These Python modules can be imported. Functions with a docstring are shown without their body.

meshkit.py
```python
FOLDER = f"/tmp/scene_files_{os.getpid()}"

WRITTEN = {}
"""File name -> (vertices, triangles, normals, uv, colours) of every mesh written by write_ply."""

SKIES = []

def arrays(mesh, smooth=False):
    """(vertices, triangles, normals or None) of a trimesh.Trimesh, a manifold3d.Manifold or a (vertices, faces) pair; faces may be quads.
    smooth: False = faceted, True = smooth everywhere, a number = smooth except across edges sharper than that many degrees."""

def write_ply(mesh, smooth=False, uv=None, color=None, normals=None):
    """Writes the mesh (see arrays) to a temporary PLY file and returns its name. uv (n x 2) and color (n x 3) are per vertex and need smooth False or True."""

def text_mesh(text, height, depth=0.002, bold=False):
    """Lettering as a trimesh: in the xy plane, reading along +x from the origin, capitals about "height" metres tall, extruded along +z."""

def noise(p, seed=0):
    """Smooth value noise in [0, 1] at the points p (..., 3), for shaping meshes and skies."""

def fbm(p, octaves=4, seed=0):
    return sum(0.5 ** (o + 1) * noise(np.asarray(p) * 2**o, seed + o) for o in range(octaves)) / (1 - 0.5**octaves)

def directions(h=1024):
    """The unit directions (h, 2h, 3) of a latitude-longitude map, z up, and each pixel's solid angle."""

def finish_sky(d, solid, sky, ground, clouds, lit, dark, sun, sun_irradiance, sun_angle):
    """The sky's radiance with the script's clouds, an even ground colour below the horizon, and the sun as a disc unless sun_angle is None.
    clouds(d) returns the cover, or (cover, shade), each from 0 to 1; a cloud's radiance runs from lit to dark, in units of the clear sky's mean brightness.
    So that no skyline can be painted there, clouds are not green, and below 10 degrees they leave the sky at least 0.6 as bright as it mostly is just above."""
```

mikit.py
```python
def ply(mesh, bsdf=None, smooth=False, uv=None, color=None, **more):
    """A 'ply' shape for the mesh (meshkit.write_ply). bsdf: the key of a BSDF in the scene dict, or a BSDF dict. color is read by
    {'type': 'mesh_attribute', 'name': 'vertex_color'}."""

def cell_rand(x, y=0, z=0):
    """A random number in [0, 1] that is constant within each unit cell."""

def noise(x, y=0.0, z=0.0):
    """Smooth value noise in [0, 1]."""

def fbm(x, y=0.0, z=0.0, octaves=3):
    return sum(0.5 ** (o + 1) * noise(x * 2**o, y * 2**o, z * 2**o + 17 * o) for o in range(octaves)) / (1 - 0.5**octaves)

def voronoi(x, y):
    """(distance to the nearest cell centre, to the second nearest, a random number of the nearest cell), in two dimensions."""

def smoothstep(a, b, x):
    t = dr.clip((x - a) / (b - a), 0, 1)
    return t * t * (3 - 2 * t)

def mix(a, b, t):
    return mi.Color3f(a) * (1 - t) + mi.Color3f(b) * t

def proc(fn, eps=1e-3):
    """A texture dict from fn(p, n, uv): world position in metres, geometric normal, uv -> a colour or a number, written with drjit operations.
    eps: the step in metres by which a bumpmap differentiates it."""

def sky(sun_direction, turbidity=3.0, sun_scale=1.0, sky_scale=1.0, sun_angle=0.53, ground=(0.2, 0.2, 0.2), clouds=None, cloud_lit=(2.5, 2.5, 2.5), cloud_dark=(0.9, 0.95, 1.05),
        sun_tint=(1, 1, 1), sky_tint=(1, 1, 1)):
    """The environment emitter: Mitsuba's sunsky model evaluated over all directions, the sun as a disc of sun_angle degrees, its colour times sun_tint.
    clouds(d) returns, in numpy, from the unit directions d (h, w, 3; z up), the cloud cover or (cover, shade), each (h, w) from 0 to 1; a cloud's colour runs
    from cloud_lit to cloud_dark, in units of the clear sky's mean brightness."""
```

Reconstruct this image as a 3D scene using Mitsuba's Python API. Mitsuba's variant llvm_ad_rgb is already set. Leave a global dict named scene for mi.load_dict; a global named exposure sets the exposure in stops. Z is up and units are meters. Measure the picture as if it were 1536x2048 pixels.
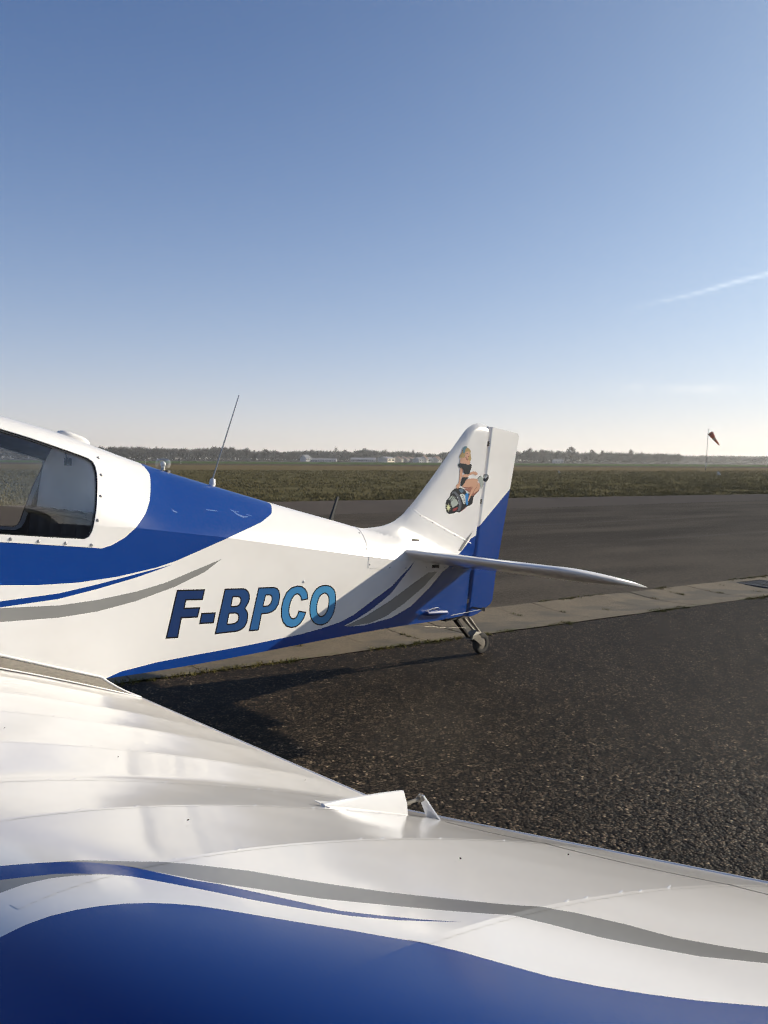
import math, random
import numpy as np, trimesh, shapely
import shapely.geometry as sg
from shapely import affinity
from scipy.interpolate import PchipInterpolator
import drjit as dr
import mitsuba as mi
import mikit, meshkit
from mikit import proc, noise, fbm, voronoi, cell_rand, smoothstep, mix
T = mi.ScalarTransform4f
random.seed(7)
RNG = np.random.default_rng(7)
scene, labels = {}, {}

# ------------------------------------------------------------------ camera, sky, exposure
EYE = np.array([0.0, 0.0, 1.70])
PITCH, ROLL = math.atan(103.5 / 1600), math.atan(0.0067)
FWD = np.array([0, math.cos(PITCH), -math.sin(PITCH)])
R0 = np.array([1.0, 0, 0]); U0 = np.cross(R0, FWD)
UP = -R0 * math.sin(ROLL) + U0 * math.cos(ROLL)
SUN_AZ, SUN_EL = math.radians(63.8), math.radians(17.5)      # from the viewing direction to the right; height
SUN = [math.sin(SUN_AZ) * math.cos(SUN_EL), math.cos(SUN_AZ) * math.cos(SUN_EL), math.sin(SUN_EL)]
exposure = 2.46
HAZE = 0.00024
scene['camera'] = {'type': 'perspective', 'fov': math.degrees(2 * math.atan(768 / 1600)), 'fov_axis': 'x', 'near_clip': 0.05, 'far_clip': 20000.0,
                   'to_world': T().look_at(origin=EYE.tolist(), target=(EYE + FWD).tolist(), up=UP.tolist())}


def sky_clouds(d):
    """A thin milky veil, denser low down and towards the sun; a condensation trail on the right; a few faint low wisps."""
    az, el = np.degrees(np.arctan2(d[..., 0], d[..., 1])), np.degrees(np.arcsin(np.clip(d[..., 2], -1, 1)))
    to_sun = np.degrees(np.arccos(np.clip(d @ np.array(SUN), -1, 1)))
    veil = .66 * np.exp(-np.maximum(el, 0) / 10.0) + .40 * np.exp(-(to_sun / 38.0) ** 2)
    u = az - 16.6                                              # along the trail from its thin end, in degrees
    line = 10.12 + 0.207 * u - 0.0009 * u * u + 0.03 * np.sin(1.1 * u)
    width = 0.065 + 0.006 * np.clip(u, 0, 30)
    trail = np.exp(-((el - line) / width) ** 2) * np.clip(u * .16 + .1, 0, 1) * (u > -.5) * (az < 60) * 0.6
    trail *= 0.85 + 0.15 * meshkit.fbm(np.stack([az * 1.5, el * 3, az * 0], -1), 3, 5)
    n = meshkit.fbm(np.stack([az * 0.55, el * 2.2, az * 0], -1), 4, 11)
    band = sum(np.exp(-((az - a) / w) ** 2 - ((el - e) / h) ** 2) for a, e, w, h in ((16.6, 5.1, 1.0, .35), (21.2, 4.8, 2.2, .28), (48, 5.4, 5, .4), (-52, 5.2, 6, .4)))
    wisps = np.clip((n - 0.30) * 2.4, 0, 1) * band * 0.45
    cover = 1 - (1 - np.clip(veil, 0, 1)) * (1 - np.clip(trail + wisps, 0, 1))
    return cover, np.exp(-np.maximum(el, 0) / 5.0)


scene['sky'] = mikit.sky(SUN, turbidity=4.0, sun_scale=1.32, sky_scale=0.52, sun_angle=0.53, ground=(0.12, 0.11, 0.09), clouds=sky_clouds, cloud_lit=(4.2, 5.0, 5.8), cloud_dark=(6.7, 5.5, 4.2),
                         sun_tint=(0.82, 1.04, 1.58), sky_tint=(0.50, 0.82, 1.46))
labels['sky'] = {'label': 'clear pale blue winter sky with a thin vapour trail', 'category': 'sky', 'kind': 'structure'}
# ------------------------------------------------------------------ the aeroplane's frame: L metres ahead of the sternpost, w to port, z above the ground
POST, PSI = np.array([0.73, 6.85]), math.radians(45)


def b2w(b):
    b = np.asarray(b, float); L, w, z = b[..., 0], b[..., 1], b[..., 2]
    return np.stack([POST[0] - L * math.sin(PSI) + w * math.cos(PSI), POST[1] - L * math.cos(PSI) - w * math.sin(PSI), z], -1)


def curve(pairs):
    p = np.array(sorted(pairs), float)
    return PchipInterpolator(p[:, 0], p[:, 1], extrapolate=True)


def lin(pairs):
    p = np.array(sorted(pairs), float)
    return lambda x: np.interp(x, p[:, 0], p[:, 1])


def sstep(a, b, x):
    t = np.clip((x - a) / (b - a), 0, 1)
    return t * t * (3 - 2 * t)


Wf = curve([(-.3, .036), (0, .04), (.3, .074), (1, .16), (2, .282), (3.0, .404), (3.4, .45), (3.8, .48), (4.4, .50), (5.3, .50), (6.0, .46), (6.6, .38), (6.9, .30)])
zbf = curve([(-.1, .372), (0.03, .381), (.5, .405), (1.0, .440), (1.5, .468), (2.1, .495), (2.7, .520), (3.1, .542), (3.5, .57), (4.3, .62), (5.3, .70), (6.0, .80), (6.6, .98), (6.9, 1.1)])
zsf = lin([(-1, .60), (0, .77), (1.41, 1.01), (2.73, 1.245), (3.31, 1.335), (3.8, 1.39), (4.6, 1.45), (5.5, 1.42), (6.9, 1.38)])
ztf = curve([(-.3, .79), (.3, .94), (.8, 1.06), (1.325, 1.201), (1.557, 1.264), (1.856, 1.341), (2.068, 1.397), (2.573, 1.534), (3.026, 1.662), (3.344, 1.765), (3.531, 1.827), (3.833, 1.905),
            (4.2, 1.985), (4.6, 2.03), (4.9, 2.02), (5.2, 1.95), (5.55, 1.78), (5.8, 1.74), (6.4, 1.70), (6.9, 1.6)])
FIN = [(1.325, 1.201), (1.233, 1.188), (1.096, 1.192), (.955, 1.216), (.88, 1.246), (.827, 1.274), (.762, 1.323), (.507, 1.545), (.102, 1.925), (.06, 1.962), (0.0, 1.995), (-.05, 2.013), (-.105, 2.022), (-.231, 2.013), (-.30, 2.006)]
zfin = curve(FIN)
nf = lin([(0, 2.1), (2.5, 2.2), (3.5, 2.5), (4.5, 3.0), (6, 2.4)])
HINGE0, HINGE1 = (.057, .394), (-.257, 2.014)


def hinge(z):
    return HINGE0[0] + (z - HINGE0[1]) * (HINGE1[0] - HINGE0[0]) / (HINGE1[1] - HINGE0[1])


def ztop(L):
    L = np.asarray(L, float)
    return np.where(L < 1.325, zfin(L), ztf(L))


def finhalf(z):
    return np.interp(z, [.7, 1.2, 2.0], [.046, .042, .030])


def half(L, z):
    """Half width of fuselage and fin at (L, z)."""
    L, z = np.broadcast_arrays(np.asarray(L, float), np.asarray(z, float))
    W, zs, zt, n, top = Wf(L), zsf(L), ztf(L), nf(L), ztop(L)
    t = np.clip((z - zs) / (zt - zs), 0, 1)
    r = sstep(3.0, 3.9, L)                                     # behind the cabin the curved deck meets the flat side at an angle
    f1 = W * (r * (1 - t ** n) ** (1 / n) + (1 - r) * np.sqrt(1 - t))
    m = sstep(1.5, .85, L)
    hS = (zt - zs) + .17
    t2 = np.clip((z - zs) / hS, 0, 1)
    base = (1 - m) * f1 + m * W * (1 - 3 * t2 ** 2 + 2 * t2 ** 3)
    d = np.clip(top - z, 0, None)
    dm = .05 + .33 * sstep(-.05, .3, L)
    f2 = finhalf(z) * np.sqrt(np.clip(1 - (1 - np.clip(d / dm, 0, 1)) ** 2, 0, 1)) * sstep(0, 1, t2 * 1.3)
    cap = np.sqrt(np.clip(1 - (1 - np.clip(d / (.045 + .03 * m), 0, 1)) ** 2, 0, 1))
    tail = np.sqrt(base ** 2 + f2 ** 2) * cap
    return np.where(m > 0, (1 - m) * f1 * np.where(d > 0, 1, 0) + m * tail, f1)


def airfoil(t, x):
    yt = 5 * t * (.2969 * np.sqrt(x) - .126 * x - .3516 * x ** 2 + .2843 * x ** 3 - .1036 * x ** 4)
    m, k = .2025, 15.957
    yc = np.where(x < m, k / 6 * (x ** 3 - 3 * m * x ** 2 + m * m * (3 - m) * x), k * m ** 3 / 6 * (1 - x))
    return yc + yt, yc - yt


CRANK, DIH, LTE, ZTE, KSW, C0, CTIP, WTIP, INC, WASH, THK = 2.360, math.radians(12.14), 3.335, .445, .097, 1.938, 1.39, 5.13, 13.29, 1.0, .158
RIBS = [.30, .80, 1.207, 1.597, 2.03, 2.455, 2.855, 3.275, 3.745, 4.17, 4.60, 4.95, 5.13]


def wframe(w):
    w = np.asarray(w, float)
    o = np.maximum(w - CRANK, 0)
    o = np.where(np.abs(w - CRANK) < .06, (w - CRANK + .06) ** 2 / .24, o)
    L = LTE + KSW * o; z = ZTE + o * math.tan(DIH)
    c = C0 - (C0 - CTIP) * o / (WTIP - CRANK)
    u = np.clip((w - 4.75) / (WTIP - 4.75 + .003), 0, .999)
    sh = np.sqrt(1 - u ** 2.2)
    return L + .35 * c * (1 - sh), z + .35 * c * (1 - sh) * .2, c * (.22 + .78 * sh), np.radians(INC - WASH * o), sh


def wing(w, s, bay=None):
    """Wing skin: s * s is the chord fraction from the leading edge; s below 0 is the underside. bay = (rib, next rib) gives the slack fabric between two ribs."""
    w, s = np.broadcast_arrays(np.asarray(w, float), np.asarray(s, float))
    L, z, c, inc, sh = wframe(w)
    x = np.clip(s * s, 0, 1)
    up, lo = airfoil(THK, x)
    y = np.where(s >= 0, up, lo) * c * np.where(sh < 1, .35 + .65 * sh, 1)
    if bay is not None:
        u = (w - bay[0]) / (bay[1] - bay[0])
        a = .0046 * sstep(.13, .30, x) * (1 - sstep(.88, 1.0, x)) * np.clip((bay[1] - bay[0]) / .42, .3, 1.1)
        k = bay[0] * 37.0
        y = y - np.where(s >= 0, 1, -1) * (a * (4 * u * (1 - u)) * (1 + .25 * np.sin(7 * x + 15 * bay[0])) + a * .10 * np.sin(math.pi * u) * (np.sin(26 * x + k + 2 * u) + .6 * np.sin(47 * x - 3 * u + 2 * k)))
    a_ = (1 - x) * c
    return np.stack([L + a_ * np.cos(inc), w, z + a_ * np.sin(inc) + y * np.cos(inc)], -1)
# ------------------------------------------------------------------ paint scheme, in the aeroplane's own coordinates: (L, z) on the side, (w, s) on the wing
BLUE_UPPER = [(3.093,1.613), (3.141,1.538), (3.184,1.467), (3.236,1.406), (3.313,1.341), (3.383,1.29), (3.462,1.255), (3.518,1.244), (3.559,1.25), (3.8,1.283), (4.019,1.313)]
BLUE_LOWER = [(2.232,1.352), (2.365,1.308), (2.673,1.244), (2.933,1.173), (3.068,1.137), (3.195,1.114), (3.433,1.09), (3.647,1.084), (3.843,1.094), (4.023,1.114)]
THIN = [(3.086,1.12), (3.318,1.092), (3.543,1.063), (3.748,1.042), (4.025,1.038), (4.026,1.01), (3.749,1.015), (3.543,1.04), (3.318,1.074)]
GREY = [(2.745,1.118), (2.934,1.073), (3.134,1.025), (3.32,0.999), (3.544,0.984), (3.749,0.983), (4.026,1.007), (4.027,0.942), (3.75,0.923), (3.545,0.925), (3.32,0.949), (3.07,0.996), (2.867,1.055)]
BAND = [(3.501,0.572), (3.418,0.59), (3.202,0.596), (2.939,0.587), (2.576,0.572), (2.094,0.561), (1.893,0.567), (1.696,0.581), (1.558,0.609), (1.338,0.686), (1.129,0.756), (0.946,0.856), (0.83,0.926)]
BAND_IN = [(0.83,0.922), (0.905,0.86), (1.128,0.706), (1.34,0.624), (1.52,0.574), (1.659,0.547)]
GREY_TAIL = [(1.643,0.544), (1.431,0.579), (1.128,0.657), (0.858,0.746), (0.643,0.812), (0.517,0.807), (0.71,0.704), (0.965,0.608), (1.205,0.539), (1.374,0.522), (1.606,0.534)]
BLUE_TAIL = [(1.595,0.533), (1.447,0.516), (1.126,0.521), (0.881,0.573), (0.621,0.693), (0.438,0.802), (0.373,0.824)]
FIN_BLUE = [(0.152,0.936), (0.09,0.987), (0.023,1.038)]
SEAM_FIN = [(0.729,1.316), (0.653,1.266), (0.512,1.204), (0.363,1.139), (0.209,1.075), (0.024,0.997)]
FAIRING = [(1.352,1.195), (1.356,1.161), (1.36,1.12), (1.37,1.076), (1.387,1.036), (1.4,0.966), (1.4,0.928), (1.274,0.906), (1.019,0.874), (0.826,0.848)]
GLASS = [(3.958,1.841), (3.824,1.796), (3.672,1.749), (3.557,1.714), (3.514,1.699), (3.489,1.681), (3.484,1.658), (3.491,1.614), (3.516,1.521), (3.533,1.452), (3.551,1.39), (3.568,1.336), (3.585,1.309), (3.611,1.298), (3.809,1.322), (4.018,1.349)]
FRAME = [(3.441,1.747), (3.429,1.715), (3.438,1.665), (3.457,1.593), (3.476,1.52), (3.487,1.488), (3.503,1.45), (3.535,1.359), (3.559,1.252), (3.8,1.285), (4.019,1.314)]
SCREWS = [(3.441,1.699), (3.467,1.611), (3.501,1.506), (3.537,1.387), (3.575,1.266), (3.71,1.284), (3.843,1.303), (3.973,1.323)]
SPECKS = [(1.862,0.3832), (3.021,0.3335), (3.467,0.4869), (3.442,0.7188), (2.14,0.5004), (2.127,0.8831)]
LETTERS = [('F',[(3.062,0.976), (2.867,0.956), (2.885,0.895), (3.0,0.908), (3.011,0.869), (2.902,0.857), (2.921,0.799), (3.032,0.812), (3.058,0.706), (3.141,0.715)],[]), ('hyphen',[(2.895,0.822), (2.79,0.811), (2.807,0.748), (2.912,0.76)],[]), ('B',[(2.723,0.941), (2.592,0.928), (2.563,0.921), (2.541,0.905), (2.529,0.883), (2.527,0.856), (2.536,0.833), (2.55,0.816), (2.564,0.801), (2.552,0.787), (2.544,0.772), (2.542,0.752), (2.548,0.715), (2.569,0.687), (2.599,0.673), (2.633,0.669), (2.801,0.682)],[[(2.66,0.882), (2.622,0.877), (2.607,0.87), (2.602,0.859), (2.605,0.846), (2.612,0.834), (2.632,0.827), (2.673,0.83)],[(2.689,0.786), (2.64,0.78), (2.626,0.773), (2.62,0.76), (2.621,0.745), (2.63,0.732), (2.652,0.726), (2.704,0.729)]]), ('P',[(2.458,0.916), (2.328,0.903), (2.301,0.894), (2.283,0.877), (2.274,0.852), (2.274,0.826), (2.287,0.785), (2.312,0.757), (2.344,0.744), (2.381,0.74), (2.43,0.745), (2.457,0.647), (2.538,0.656)],[[(2.395,0.857), (2.368,0.854), (2.353,0.849), (2.347,0.837), (2.348,0.823), (2.356,0.806), (2.375,0.794), (2.417,0.795)]]), ('C',[(2.119,0.887), (2.079,0.879), (2.044,0.857), (2.023,0.826), (2.017,0.782), (2.083,0.781), (2.089,0.804), (2.102,0.821), (2.121,0.829), (2.144,0.824), (2.17,0.8), (2.186,0.767), (2.193,0.731), (2.186,0.702), (2.173,0.685), (2.153,0.677), (2.133,0.682), (2.117,0.7), (2.108,0.721), (2.035,0.701), (2.056,0.662), (2.09,0.631), (2.13,0.615), (2.175,0.616), (2.22,0.633), (2.251,0.664), (2.266,0.706), (2.266,0.758), (2.25,0.811), (2.219,0.855), (2.175,0.881)],[]), ('O',[(1.827,0.854), (1.799,0.845), (1.777,0.831), (1.759,0.813), (1.749,0.792), (1.744,0.768), (1.744,0.74), (1.747,0.708), (1.755,0.678), (1.768,0.65), (1.785,0.627), (1.805,0.609), (1.828,0.596), (1.853,0.59), (1.877,0.587), (1.901,0.589), (1.926,0.595), (1.95,0.605), (1.97,0.62), (1.986,0.639), (1.997,0.66), (2.004,0.684), (2.007,0.71), (2.004,0.739), (1.998,0.767), (1.987,0.794), (1.973,0.817), (1.954,0.836), (1.932,0.849), (1.908,0.857), (1.882,0.86), (1.855,0.859)],[[(1.859,0.8), (1.847,0.796), (1.836,0.789), (1.827,0.78), (1.821,0.767), (1.818,0.752), (1.82,0.732), (1.825,0.707), (1.833,0.687), (1.844,0.672), (1.857,0.661), (1.873,0.654), (1.888,0.652), (1.901,0.655), (1.913,0.662), (1.924,0.674), (1.931,0.689), (1.933,0.706), (1.932,0.725), (1.927,0.745), (1.919,0.763), (1.908,0.781), (1.893,0.792), (1.875,0.798)]])]
SCRATCH = [[(2.791,1.407), (2.747,1.401), (2.706,1.395), (2.706,1.39), (2.751,1.395), (2.789,1.402)],[(2.598,1.397), (2.568,1.389), (2.545,1.368), (2.496,1.349), (2.468,1.35), (2.469,1.344), (2.513,1.343), (2.551,1.36), (2.578,1.383)],[(3.046,1.422), (3.028,1.409), (3.011,1.402), (3.015,1.398), (3.038,1.405)],[(2.474,1.364), (2.432,1.351), (2.433,1.346), (2.472,1.358)],[(2.558,1.386), (2.526,1.379), (2.53,1.376), (2.559,1.381)]]
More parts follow.
